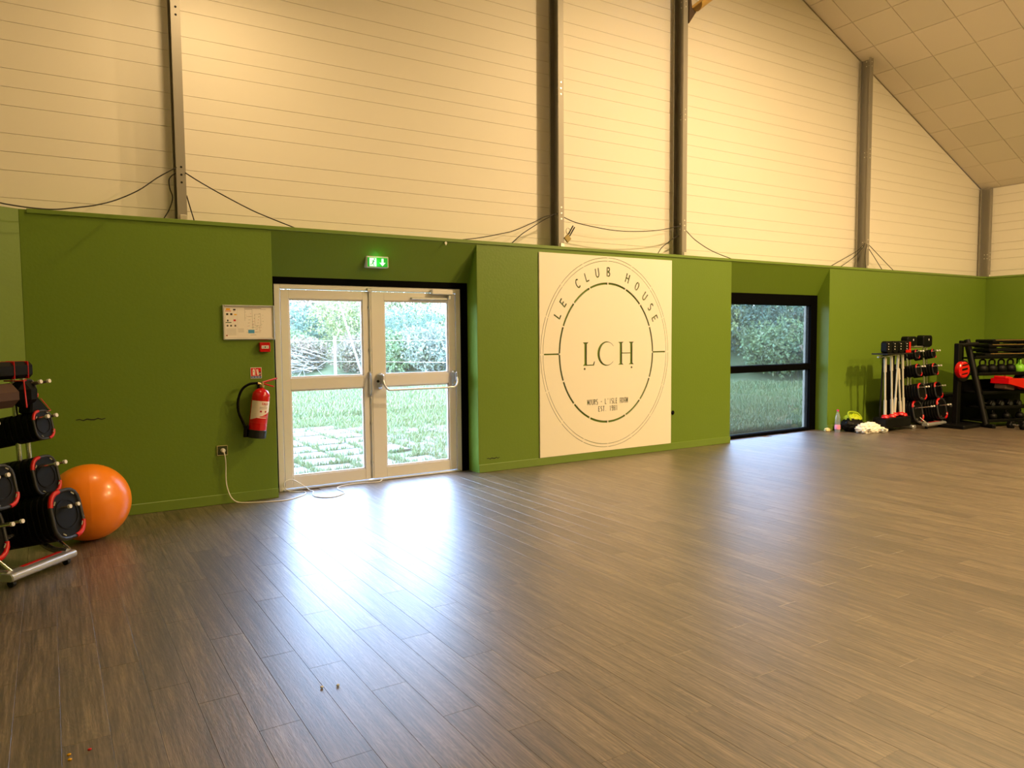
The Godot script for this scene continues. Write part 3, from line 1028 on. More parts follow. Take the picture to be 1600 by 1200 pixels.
func textured(im: Image, rough := 0.4) -> StandardMaterial3D:
	var m := mat(Color.WHITE, rough)
	m.albedo_texture = ImageTexture.create_from_image(im)
	m.texture_repeat = false
	return m

func sheet(st: SurfaceTool, x0: float, x1: float, y0: float, y1: float, z: float):     # upright print with uv
	var n := Vector3(0, 0, 1)
	var P := [Vector3(x0, y0, z), Vector3(x1, y0, z), Vector3(x1, y1, z), Vector3(x0, y1, z)]
	var U := [Vector2(0, 1), Vector2(1, 1), Vector2(1, 0), Vector2(0, 0)]
	for i in [0, 2, 1, 0, 3, 2]:
		st.set_normal(n)
		st.set_uv(U[i])
		st.add_vertex(P[i])

func text_on(called: String, s: String, size: float, m: Material, at: Vector3, parent: Node, font := "Droid Sans", bold := true, deep := 0.0008):
	var tm := TextMesh.new()
	tm.text = s
	var f := SystemFont.new()
	f.font_names = PackedStringArray([font])
	if bold: f.font_weight = 700
	tm.font = f
	tm.font_size = 32
	tm.pixel_size = size / 32.0
	tm.depth = deep
	var o := MeshInstance3D.new()
	o.mesh = tm
	o.material_override = m
	o.position = at
	put(o, called, parent)
	return o

func wall_things():
	# evacuation plan
	var t := thing("evacuation_plan", "white framed evacuation plan with coloured symbols on the green wall left of the door", "notice", Vector3(1.5375, 1.464, 0.0))
	obj("plan_frame", frame_st(-0.2245, 0.2245, 0, 0.31, 0.014, 0.014, 0.014, 0.014, 0.0, 0.02, 0.004), M.silver, t)
	obj("backing", box_of(Vector3(-0.214, 0.01, 0.0), Vector3(0.214, 0.3, 0.008)), M.door_white, t)
	var im := picture(512, 360, c8(240, 234, 228))
	var ink := c8(60, 58, 60)
	im.fill_rect(Rect2i(8, 8, 496, 2), c8(150, 120, 115)); im.fill_rect(Rect2i(8, 350, 496, 2), c8(150, 120, 115))
	im.fill_rect(Rect2i(8, 8, 2, 344), c8(150, 120, 115)); im.fill_rect(Rect2i(502, 8, 2, 344), c8(150, 120, 115))
	im.fill_rect(Rect2i(136, 12, 1, 330), c8(190, 180, 176))
	im.fill_rect(Rect2i(20, 22, 44, 20), c8(240, 170, 20)); im.fill_rect(Rect2i(14, 48, 60, 8), c8(214, 84, 40))
	im.fill_rect(Rect2i(94, 28, 26, 16), ink); im.fill_rect(Rect2i(96, 50, 22, 3), c8(170, 60, 60))
	for p in [[22, 76], [64, 76]]: im.fill_rect(Rect2i(p[0], p[1], 22, 22), ink)
	im.fill_rect(Rect2i(104, 84, 26, 14), c8(240, 180, 30))
	im.fill_rect(Rect2i(30, 148, 14, 20), ink); im.fill_rect(Rect2i(14, 176, 60, 9), c8(40, 90, 50)); im.fill_rect(Rect2i(96, 146, 24, 20), c8(200, 60, 60))
	for p in [[24, 206], [60, 206], [104, 206]]: im.fill_rect(Rect2i(p[0], p[1], 18, 20), c8(96, 92, 92))
	for k in 5: im.fill_rect(Rect2i(18, 252 + 16 * k, 104, 3), c8(150, 144, 142))
	im.fill_rect(Rect2i(16, 320, 14, 14), c8(150, 60, 60))
	for r in [[214, 30, 80, 3], [214, 30, 2, 80], [292, 30, 2, 220], [230, 110, 64, 2], [214, 90, 2, 70], [318, 84, 64, 2], [318, 84, 2, 130], [380, 84, 2, 140], [318, 214, 64, 2], [300, 190, 2, 60], [300, 236, 80, 2], [368, 220, 2, 60], [250, 288, 130, 2], [380, 30, 60, 2]]:
		im.fill_rect(Rect2i(r[0], r[1], r[2], r[3]), c8(140, 132, 130))
	for q in 44:
		im.fill_rect(Rect2i(220 + (q * 37) % 190, 60 + (q * 53) % 230, 4 + q % 5, 3 + q % 3), [ink, c8(190, 50, 50), c8(60, 120, 70)][q % 3])
	im.fill_rect(Rect2i(246, 262, 66, 40), c8(84, 160, 214))
	for k in 4: im.fill_rect(Rect2i(142, 250 + 12 * k, 60, 3), c8(170, 164, 160))
	im.fill_rect(Rect2i(210, 18, 180, 4), ink); im.fill_rect(Rect2i(270, 318, 60, 4), c8(170, 164, 160))
	var st := new_st()
	sheet(st, -0.211, 0.211, 0.013, 0.297, 0.0095)
	var pl := MeshInstance3D.new()
	pl.mesh = st.commit()
	pl.material_override = textured(im, 0.25)
	put(pl, "plan_print", t)
	# manual call point
	t = thing("fire_alarm_call_point", "small red manual call point box below the evacuation plan", "alarm button", Vector3(1.665, 1.353, 0))
	st = new_st()
	prism(st, rounded(0.092, 0.086, 0.008), 0.0, 0.045, Transform3D(Basis(), Vector3(0, 0.043, 0)), 0.004)
	obj("housing", st, M.red_gloss, t)
	obj("push_plate", box_of(Vector3(-0.032, 0.03, 0.044), Vector3(0.032, 0.058, 0.047), 0.001), M.door_white, t)
	obj("press_mark", box_of(Vector3(-0.006, 0.038, 0.0465), Vector3(0.006, 0.050, 0.0478), 0.0005), M.black, t)
	obj("arrow_mark", box_of(Vector3(-0.024, 0.042, 0.0465), Vector3(-0.013, 0.046, 0.0478), 0.0005), M.black, t)
	obj("arrow_mark", box_of(Vector3(0.013, 0.042, 0.0465), Vector3(0.024, 0.046, 0.0478), 0.0005), M.black, t)
	# extinguisher sign
	t = thing("extinguisher_sign", "little red and blue fire extinguisher sign on the wall over the extinguisher", "sign", Vector3(1.588, 1.113, 0))
	obj("plate", box_of(Vector3(-0.049, 0, 0), Vector3(0.049, 0.1, 0.004), 0.001), M.door_white, t)
	im = picture(128, 128, c8(236, 230, 224))
	im.fill_rect(Rect2i(4, 4, 120, 96), c8(206, 20, 26))
	im.fill_rect(Rect2i(24, 24, 24, 66), c8(240, 232, 226)); im.fill_rect(Rect2i(28, 14, 12, 12), c8(240, 232, 226)); im.fill_rect(Rect2i(32, 40, 6, 12), ink)
	for k in 4: im.fill_rect(Rect2i(66 + k * 3, 22 + k * 18, 24, 14), c8(244, 236, 226))
	im.fill_rect(Rect2i(52, 4, 4, 96), c8(236, 230, 224))
	im.fill_rect(Rect2i(98, 50, 22, 46), c8(16, 16, 18)); im.fill_rect(Rect2i(105, 60, 8, 24), c8(236, 230, 224))
	im.fill_rect(Rect2i(4, 102, 120, 22), c8(26, 90, 160))
	for k in 3: im.fill_rect(Rect2i(16 + 34 * k, 110, 22, 5), c8(220, 228, 236))
	st = new_st()
	sheet(st, -0.048, 0.048, 0.001, 0.099, 0.0045)
	pl = MeshInstance3D.new()
	pl.mesh = st.commit()
	pl.material_override = textured(im)
	put(pl, "sign_print", t)
	# extinguisher, hung a little askew
	t = thing("fire_extinguisher", "red water fire extinguisher with white label hanging askew on the green wall", "fire extinguisher", Vector3(1.552, 0.585, 0.1))
	t.rotation.z = -0.135
	st = new_st()
	lathe(st, [Vector2(0.076, 0.06), Vector2(0.0775, 0.075), Vector2(0.0775, 0.37), Vector2(0.072, 0.405), Vector2(0.055, 0.43), Vector2(0.03, 0.443), Vector2(0.018, 0.446), Vector2(0.018, 0.462)], 32)
	obj("cylinder", st, M.red_gloss, t)
	st = new_st()
	lathe(st, [Vector2(0, 0.0), Vector2(0.076, 0.0), Vector2(0.081, 0.006), Vector2(0.081, 0.072), Vector2(0.078, 0.074)], 32)
	obj("base_ring", st, mat(c8(12, 14, 26), 0.4), t)
	# label wrapped round the front: white with red swoop
	im = picture(256, 256, c8(232, 222, 214))
	for x in 256:
		var edge := 150 + int(70.0 * (1.0 - pow(x / 255.0, 1.6)) - 26.0 * x / 255.0 * 1.4)
		edge = clampi(edge, 0, 255)
		im.fill_rect(Rect2i(x, edge, 1, 256 - edge), c8(190, 12, 20))
	im.fill_rect(Rect2i(112, 66, 100, 4), c8(120, 110, 108)); im.fill_rect(Rect2i(112, 78, 96, 4), c8(120, 110, 108)); im.fill_rect(Rect2i(112, 90, 90, 3), c8(150, 140, 138))
	for k in 2: im.fill_rect(Rect2i(120 + 58 * k, 108, 22, 20), c8(170, 20, 26))
	im.fill_rect(Rect2i(90, 170, 130, 4), c8(232, 190, 186)); im.fill_rect(Rect2i(100, 186, 110, 8), c8(238, 226, 220))
	st = new_st()
	var seg := 16
	for i in seg:
		var a0 := lerpf(-1.35, 1.15, float(i) / seg)
		var a1 := lerpf(-1.35, 1.15, float(i + 1) / seg)
		var q := [[a0, 0.135, 0.0, 1.0], [a1, 0.135, 1.0, 1.0], [a1, 0.335, 1.0, 0.0], [a0, 0.335, 0.0, 0.0]]
		for k in [0, 2, 1, 0, 3, 2]:
			var e = q[k]
			st.set_normal(Vector3(sin(e[0]), 0, cos(e[0])))
			st.set_uv(Vector2((i + e[2]) / seg, e[3]))
			st.add_vertex(Vector3(sin(e[0]) * 0.0781, e[1], cos(e[0]) * 0.0781))
	pl = MeshInstance3D.new()
	pl.mesh = st.commit()
	pl.material_override = textured(im, 0.3)
	put(pl, "label", t)
	text_on("lettering", "EAU", 0.028, M.red, Vector3(0.022, 0.312, 0.0785), t)
	st = new_st()
	lathe(st, [Vector2(0.02, 0.455), Vector2(0.022, 0.46), Vector2(0.022, 0.475), Vector2(0.014, 0.48), Vector2(0.014, 0.5), Vector2(0, 0.502)], 16)
	rod(st, Vector3(-0.012, 0.485, 0), Vector3(-0.045, 0.49, 0.01), 0.011)
	obj("valve", st, mat(c8(190, 170, 120), 0.3, 0.7), t)
	st = new_st()
	bx(st, Vector3(0.055, 0.522, 0.0), Vector3(0.13, 0.016, 0.024), 0.006, Basis(Vector3.BACK, 0.40))
	bx(st, Vector3(0.119, 0.549, 0.0), Vector3(0.012, 0.014, 0.02), 0.003)
	obj("squeeze_lever", st, M.red, t)
	st = new_st()
	bx(st, Vector3(0.05, 0.482, 0.0), Vector3(0.11, 0.012, 0.022), 0.004, Basis(Vector3.BACK, -0.2))
	obj("carry_handle", st, M.red, t)
	st = new_st()
	tube(st, smooth_path([Vector3(-0.045, 0.49, 0.01), Vector3(-0.11, 0.475, 0.0), Vector3(-0.165, 0.42, -0.02), Vector3(-0.185, 0.32, -0.035), Vector3(-0.17, 0.22, -0.04), Vector3(-0.13, 0.14, -0.03), Vector3(-0.105, 0.08, -0.01), Vector3(-0.098, 0.03, 0.0)], 5), 0.0115, 10)
	obj("hose", st, M.black, t)
	st = new_st()
	rod(st, Vector3(-0.1, 0.1, 0.0), Vector3(-0.098, 0.0, 0.0), 0.018, 12)
	bx(st, Vector3(-0.09, 0.095, 0.02), Vector3(0.02, 0.03, 0.02), 0.004)
	obj("nozzle_clip", st, M.black, t)
	st = new_st()
	box2(st, Vector3(-0.02, 0.35, -0.098), Vector3(0.02, 0.5, -0.085), 0.003)
	box2(st, Vector3(-0.012, 0.45, -0.09), Vector3(0.012, 0.462, -0.01), 0.002)
	obj("wall_bracket", st, M.dark_metal, t)
	# socket with the plug in it
	t = thing("wall_socket", "dark square power socket with pale rim low on the green wall", "socket", Vector3(1.2755, 0.438, 0))
	obj("rim", frame_st(-0.046, 0.046, 0, 0.089, 0.005, 0.005, 0.005, 0.005, 0.0, 0.011, 0.002), mat(c8(196, 186, 120), 0.4), t)
	obj("face", box_of(Vector3(-0.042, 0.004, 0), Vector3(0.042, 0.085, 0.008), 0.001), mat(c8(58, 66, 24), 0.45), t)
	t = thing("extension_cable", "white power cable running from the socket along the floor to the door", "cable", Vector3.ZERO)
	st = new_st()
	lathe(st, [Vector2(0, 0), Vector2(0.02, 0), Vector2(0.02, 0.02), Vector2(0.012, 0.034), Vector2(0, 0.036)], 16, Transform3D(Basis(Vector3.RIGHT, Vector3.BACK, Vector3.DOWN), Vector3(1.279, 0.483, 0.008)))
	obj("plug", st, M.white_cord, t)
	var path := [Vector3(1.279, 0.478, 0.042), Vector3(1.29, 0.43, 0.045), Vector3(1.295, 0.35, 0.035), Vector3(1.293, 0.24, 0.03), Vector3(1.30, 0.16, 0.03), Vector3(1.325, 0.07, 0.045), Vector3(1.37, 0.02, 0.07), Vector3(1.46, 0.006, 0.10), Vector3(1.632, 0.005, 0.161), Vector3(1.781, 0.005, 0.184), Vector3(1.946, 0.005, 0.085), Vector3(2.016, 0.005, -0.017), Vector3(2.02, 0.005, -0.10), Vector3(1.926, 0.006, -0.141), Vector3(1.883, 0.024, -0.185), Vector3(1.862, 0.059, -0.20), Vector3(1.874, 0.097, -0.205), Vector3(1.93, 0.112, -0.208), Vector3(1.985, 0.09, -0.19), Vector3(2.052, 0.037, -0.17), Vector3(2.089, 0.006, -0.129), Vector3(2.099, 0.005, -0.051), Vector3(2.056, 0.005, 0.072), Vector3(2.047, 0.005, 0.187), Vector3(2.107, 0.005, 0.276), Vector3(2.201, 0.005, 0.291), Vector3(2.307, 0.005, 0.212), Vector3(2.338, 0.005, 0.139), Vector3(2.336, 0.005, -0.03), Vector3(2.37, 0.005, -0.12), Vector3(2.45, 0.005, -0.165), Vector3(2.60, 0.005, -0.18), Vector3(2.745, 0.005, -0.15), Vector3(2.83, 0.005, -0.16), Vector3(2.865, 0.02, -0.195)]
	st = new_st()
	tube(st, smooth_path(path, 4), 0.0052, 8)
	obj("cord", st, M.white_cord, t)
	# exit sign on the sloped lintel
	t = thing("exit_sign", "lit green emergency exit sign with running man and down arrow above the double door", "sign", Vector3(2.815, 2.17, -0.088))
	obj("sign_box", box_of(Vector3(-0.118, 0, -0.085), Vector3(0.118, 0.116, 0.0), 0.008), M.door_white, t)
	var gm := mat(c8(0, 120, 30), 0.4)
	gm.emission_enabled = true
	gm.emission = c8(0, 190, 50)
	gm.emission_energy_multiplier = 0.55
	var wm := mat(c8(220, 255, 235), 0.4)
	wm.emission_enabled = true
	wm.emission = c8(190, 255, 220)
	wm.emission_energy_multiplier = 0.9
	obj("sign_light", box_of(Vector3(-0.106, 0.008, -0.002), Vector3(0.106, 0.098, 0.003), 0.001), gm, t)
	obj("sign_light_field", box_of(Vector3(-0.086, 0.012, 0.0025), Vector3(-0.014, 0.094, 0.0045)), wm, t)
	st = new_st()
	prism(st, PackedVector2Array([Vector2(0.05, 0.016), Vector2(0.082, 0.05), Vector2(0.062, 0.05), Vector2(0.062, 0.09), Vector2(0.040, 0.09), Vector2(0.040, 0.05), Vector2(0.018, 0.05)]), 0.0025, 0.005)
	obj("sign_light_arrow", st, wm, t)
	st = new_st()
	lathe(st, [Vector2(0, 0), Vector2(0.007, 0), Vector2(0.007, 0.001), Vector2(0, 0.001)], 12, Transform3D(Basis(Vector3.RIGHT, Vector3.BACK, Vector3.DOWN), Vector3(-0.034, 0.083, 0.0047)))
	for seg2 in [[-0.042, 0.07, -0.052, 0.042, 0.011], [-0.052, 0.042, -0.038, 0.018, 0.007], [-0.054, 0.042, -0.066, 0.03, 0.006], [-0.066, 0.03, -0.08, 0.03, 0.006], [-0.042, 0.068, -0.028, 0.056, 0.005], [-0.046, 0.066, -0.066, 0.062, 0.005]]:
		var pa := Vector2(seg2[0], seg2[1])
		var pb := Vector2(seg2[2], seg2[3])
		var nn: Vector2 = (pb - pa).orthogonal().normalized() * seg2[4] * 0.5
		prism(st, PackedVector2Array([pa + nn, pa - nn, pb - nn, pb + nn]), 0.0044, 0.0058)
	obj("running_figure", st, mat(c8(20, 120, 70), 0.5), t)
	var l := OmniLight3D.new()
	l.light_color = c8(60, 255, 120)
	l.light_energy = 0.012
	l.light_size = 0.05
	l.omni_range = 20.0
	l.shadow_enabled = true
	l.position = Vector3(0, 0.05, 0.03)
	put(l, "sign_glow", t)
	# grommet with a cut cable right of the board
	t = thing("cable_grommet", "small black cable outlet in the green wall right of the logo board", "grommet", Vector3(6.765, 0.48, 0))
	st = new_st()
	lathe(st, [Vector2(0.024, 0), Vector2(0.028, 0.004), Vector2(0.024, 0.009), Vector2(0.017, 0.009), Vector2(0.015, 0.003), Vector2(0, 0.003)], 18, Transform3D(Basis(Vector3.RIGHT, Vector3.BACK, Vector3.DOWN), Vector3.ZERO))
	obj("ring", st, M.black, t)
	st = new_st()
	tube(st, [Vector3(0, 0, 0.0), Vector3(0.002, -0.004, 0.012), Vector3(0.004, -0.014, 0.017)], 0.006, 8)
	obj("wire_end", st, M.hole, t)
	# scuffs torn into the paint
	for s in [[0.27, 0.828, 0.21, "torn"], [4.08, 0.146, 0.16, "torn"]]:
		st = new_st()
		var pts := PackedVector2Array()
		for k in 9: pts.append(Vector2((k / 8.0 - 0.5) * s[2], 0.006 * sin(k * 2.4) + 0.004))
		for k in 9: pts.append(Vector2((0.5 - k / 8.0) * s[2], 0.006 * sin((8 - k) * 2.4) - 0.002 - 0.004 * sin(PI * k / 8.0)))
		prism(st, pts, 0.0, 0.0015, Transform3D(Basis(), Vector3(s[0], s[1], 0.0)))
		struct("paint_scar", st, mat(c8(30, 34, 14), 0.8), get_node("wall_front"))
	# pale flake hanging from the lip over the door
	st = new_st()
	prism(st, PackedVector2Array([Vector2(0, 0.015), Vector2(0.02, 0.0), Vector2(0.0, -0.028), Vector2(-0.02, -0.002)]), 0.0, 0.004, Transform3D(Basis(Vector3.UP, 0.4), Vector3(3.525, 2.447, 0.016)))
	tag(obj("paint_flake", st, M.white_cord), "tiny pale flake of torn paint hanging from the green lip over the door", "flake")

func cables():
	var C := {
		"drooping in a long bow from the left post to the boxed corner": [[0.99, 2.939, -0.04], [0.84, 2.835, -0.03], [0.69, 2.709, 0.02], [0.52, 2.608, 0.06], [0.37, 2.545, 0.11], [0.23, 2.506, 0.16], [0.10, 2.474, 0.21], [-0.02, 2.464, 0.25], [-0.16, 2.466, 0.30], [-0.30, 2.48, 0.37], [-0.6, 2.56, 0.48], [-0.98, 2.65, 0.6]],
		"running right from the left post down to the lip over the door": [[1.06, 2.903, -0.05], [1.18, 2.834, -0.05], [1.36, 2.743, -0.05], [1.59, 2.637, -0.05], [1.75, 2.578, -0.05], [1.98, 2.498, -0.03]],
		"hanging in a short wavy loop behind the left post": [[0.99, 2.903, -0.10], [0.94, 2.850, -0.10], [0.94, 2.769, -0.10], [0.96, 2.690, -0.10], [0.93, 2.589, -0.10], [0.88, 2.50, -0.10]],
		"dropping straight off the right edge of the left post": [[1.072, 2.72, -0.10], [1.10, 2.609, -0.10], [1.13, 2.495, -0.10]],
		"rising from the lip over the door to the board's left post": [[5.03, 2.878, -0.08], [4.84, 2.830, -0.08], [4.70, 2.762, -0.08], [4.43, 2.647, -0.08], [4.22, 2.591, -0.08], [3.97, 2.535, -0.06], [3.75, 2.498, -0.03]],
		"slanting steeply down left of the post at the board's left corner": [[5.03, 2.882, -0.12], [4.86, 2.804, -0.12], [4.72, 2.722, -0.12], [4.55, 2.618, -0.12], [4.40, 2.495, -0.12]],
		"swagged between the two posts above the logo board": [[5.085, 2.850, -0.08], [5.28, 2.796, -0.08], [5.57, 2.763, -0.08], [5.86, 2.745, -0.08], [6.17, 2.753, -0.08], [6.57, 2.795, -0.08], [6.975, 2.88, -0.08]],
		"curling down left of the ridge post": [[6.98, 2.76, -0.12], [6.89, 2.723, -0.12], [6.79, 2.664, -0.12], [6.67, 2.584, -0.12], [6.60, 2.495, -0.12]],
		"running right from the ridge post down to the lip over the window": [[7.04, 2.842, -0.08], [7.23, 2.715, -0.08], [7.54, 2.591, -0.08], [7.90, 2.497, -0.05]],
		"sagging left from the post beside the window, the upper of two": [[10.98, 2.90, -0.08], [10.80, 2.781, -0.08], [10.60, 2.693, -0.08], [10.38, 2.607, -0.08], [10.08, 2.497, -0.06]],
		"sagging left from the post beside the window, the lower of two": [[10.98, 2.858, -0.10], [10.81, 2.724, -0.10], [10.63, 2.621, -0.10], [10.37, 2.497, -0.10]],
		"hanging straight down the face of the post beside the window": [[10.97, 2.88, -0.047], [10.93, 2.712, -0.045], [10.95, 2.497, -0.045]],
		"running right from the post beside the window, the outer of two": [[11.046, 2.89, -0.08], [11.25, 2.781, -0.08], [11.49, 2.650, -0.08], [11.74, 2.497, -0.06]],
		"running right from the post beside the window, the inner of two": [[11.046, 2.87, -0.10], [11.29, 2.668, -0.10], [11.49, 2.497, -0.10]]}
	for k in C:
		var pts := []
		for p in C[k]: pts.append(Vector3(p[0], p[1], p[2]))
		var st := new_st()
		tube(st, smooth_path(pts, 5), 0.0052, 6)
		tag(obj("black_cable", st, M.cable), "black cable " + k, "cable", "cables strung between the steel posts")
	# spring clamp hooked on the post edge
	var t := thing("spring_clamp", "small dull metal spring clamp hanging on the post above the logo board", "clamp", Vector3(5.115, 2.6, -0.05))
	var st := new_st()
	bx(st, Vector3(0.02, 0.0, 0), Vector3(0.075, 0.075, 0.02), 0.006, Basis(Vector3.BACK, 0.75))
	obj("jaw", st, mat(c8(150, 132, 80), 0.5, 0.4), t)
	for q in [[0.05, 0.075], [0.072, 0.06]]:
		st = new_st()
		rod(st, Vector3(q[0] - 0.02, q[1] - 0.03, 0.0), Vector3(q[0] + 0.05, q[1] + 0.075, 0.0), 0.008, 8)
		obj("handle", st, M.dark_metal, t)
	st = new_st()
	var loop := []
	for k in 14: loop.append(Vector3(0.03 + 0.03 * cos(TAU * k / 14), 0.085 + 0.035 * sin(TAU * k / 14), 0.0))
	tube(st, loop, 0.004, 6, true)
	obj("ring", st, M.chrome, t)

# ------------------------------------------------------------------ weight racks
func make_plate(size: float, full: bool, label: String, ticks := false) -> Node3D:
	var t := thing("weight_plate", label, "weight plate")
	var st := new_st()
	prism(st, rounded(size * 0.82, size, size * 0.3), -0.022, 0.018, Transform3D(), 0.006)
	obj("body", st, M.rubber, t)
	var ring := []
	for p in rounded(size * 0.76, size * 0.94, size * 0.27, 4): ring.append(Vector3(p.x, p.y, 0.016))
	if full:
		st = new_st()
		tube(st, ring, size * 0.045, 6, true)
		obj("rim", st, M.charcoal, t)
		st = new_st()
		lathe(st, [Vector2(size * 0.307, 0.0), Vector2(size * 0.307, 0.006), Vector2(size * 0.27, 0.006), Vector2(size * 0.26, 0.001), Vector2(0, 0.001)], 24, Transform3D(Basis(Vector3.RIGHT, Vector3.BACK, Vector3.DOWN), Vector3(0, 0, 0.016)))
		obj("hub", st, M.black, t)
		for a in [55.0, 145.0, 235.0, 325.0]:
			st = new_st()
			bx(st, Vector3(cos(deg_to_rad(a)) * size * 0.36, sin(deg_to_rad(a)) * size * 0.46, 0.03), Vector3(size * 0.03, size * 0.09, 0.006), 0.002, Basis(Vector3.BACK, deg_to_rad(a)))
			obj("tab", st, M.chrome, t)
	for half in [0, 1]:
		st = new_st()
		var seg := []
		var m := ring.size()
		for k in 5:
			var p: Vector3 = ring[(7 + half * m / 2 + k - 2 + m) % m]
			if full: seg.append(Vector3(p.x, p.y, p.z + 0.004))
			elif ticks: seg.append(Vector3(p.x * 1.045, p.y * 1.04, 0.012))
			else: seg.append(Vector3(p.x * 0.94, p.y * 0.95, 0.012))
		tube(st, seg, size * (0.05 if full else 0.022), 6)
		obj("grip", st, M.red, t)
	return t

func plate_rack(at: Vector3, turn: float, which: String, short: String, lateral_sides: Array, rows: Array, ticks: bool):
	var T := Transform3D(Basis(Vector3.UP, turn), at)
	var t := thing("plate_rack", "chrome plate rack with paired pegs and silver feet " + which, "rack", at, turn)
	# feet
	for q in [[0.0, "front"], [-0.52, "back"]]:
		var z: float = q[0]
		var st := new_st()
		prism(st, rounded(0.1, 0.05, 0.022, 4), -0.265, 0.265, Transform3D(Basis(Vector3(0, 0, -1), Vector3.UP, Vector3.RIGHT), Vector3(0, 0.068, z)), 0.006)
		var foot := obj("foot", st, M.silver, t)
		if z == 0.0:
			obj("foot_label", box_of(Vector3(-0.12, 0.0925, z - 0.036), Vector3(0.2, 0.0945, z - 0.008), 0.0008), M.red, foot)
		for x in [-0.22, 0.22]:
			st = new_st()
			rod(st, Vector3(x - 0.012, 0.022, z), Vector3(x + 0.012, 0.022, z), 0.022, 14)
			bx(st, Vector3(x, 0.04, z), Vector3(0.04, 0.016, 0.03), 0.004)
			obj("castor", st, M.dark_metal, t)
	for x in [-0.235, 0.235]:
		for dx in [-0.04, 0.04]:
			var st := new_st()
			rod(st, Vector3(x + dx, 0.18, -0.26), Vector3(x + dx, 1.28, -0.31), 0.016, 12)
			obj("upright", st, M.chrome, t)
		var st := new_st()
		tube(st, smooth_path([Vector3(x, 0.30, -0.27), Vector3(x, 0.17, -0.22), Vector3(x, 0.10, -0.12), Vector3(x, 0.085, 0.0)], 5), 0.02, 12)
		obj("curved_tube", st, M.chrome, t)
		st = new_st()
		tube(st, smooth_path([Vector3(x, 0.30, -0.27), Vector3(x, 0.17, -0.34), Vector3(x, 0.10, -0.44), Vector3(x, 0.085, -0.52)], 5), 0.02, 12)
		obj("curved_tube", st, M.chrome, t)
		st = new_st()
		rod(st, Vector3(x + 0.03, 0.26, -0.25), Vector3(x + 0.03, 0.09, -0.01), 0.011, 10)
		obj("strut", st, M.chrome, t)
	var br := new_st()
	for y in [0.22, 1.26]: rod(br, Vector3(-0.29, y, -0.27), Vector3(0.29, y, -0.27), 0.014, 10)
	obj("cross_tube", br, M.chrome, t)
	# pegs: height of the tip, how far it reaches, size of its plates, how many before and behind the uprights
	var tilt := deg_to_rad(11.0)
	for r in rows:
		var proto_full: Node3D = null
		for x in lateral_sides:
			var tip := Vector3(x, r[0], r[1])
			var ax := Vector3(0, sin(tilt), cos(tilt))
			for dx in [-0.036, 0.036]:
				var st := new_st()
				rod(st, tip + Vector3(dx, 0, 0), tip + Vector3(dx, 0, 0) - ax * 0.62, 0.0085, 10)
				var peg := obj("peg", st, M.chrome, t)
				st = new_st()
				tube(st, [tip + Vector3(dx, 0, 0) - ax * 0.012, tip + Vector3(dx, 0, 0) + ax * 0.004], 0.013, 12)
				obj("peg_tip", st, M.door_white, peg)
			var n := 0
			var side: String = "right-hand" if x > 0 else "left-hand"
			var s: float = r[2]
			for k in int(r[3]) + int(r[4]):
				var back: float = (r[6] if x > 0 else r[7]) + 0.036 + 0.0435 * k
				var c := tip - ax * back + Vector3(0, -s * (0.15 if s > 0.3 else 0.24), 0)
				var xf := T * Transform3D(Basis(Vector3.RIGHT, -tilt), c)
				var lab: String
				var grp := ""
				if k == 0:
					lab = "outermost %s black plate with red grips, %s pegs, %s" % [r[5], side, short]
				else:
					lab = "%s black plate, %s from the front, %s pegs, %s" % [r[5], ["first", "second", "third", "fourth", "fifth", "sixth", "seventh", "eighth", "ninth", "tenth"][k], side, short]
					grp = "%s plates on the %s pegs, %s" % [r[5], side, short]
				if k == 0:
					var p := make_plate(s, true, lab)
					p.transform = xf
				else:
					if proto_full == null:
						proto_full = make_plate(s, false, lab, ticks and x < 0 and s > 0.2)
						proto_full.transform = xf
						tag(proto_full, lab, "", grp)
					else: copy(proto_full, xf, lab, grp)
				n += 1

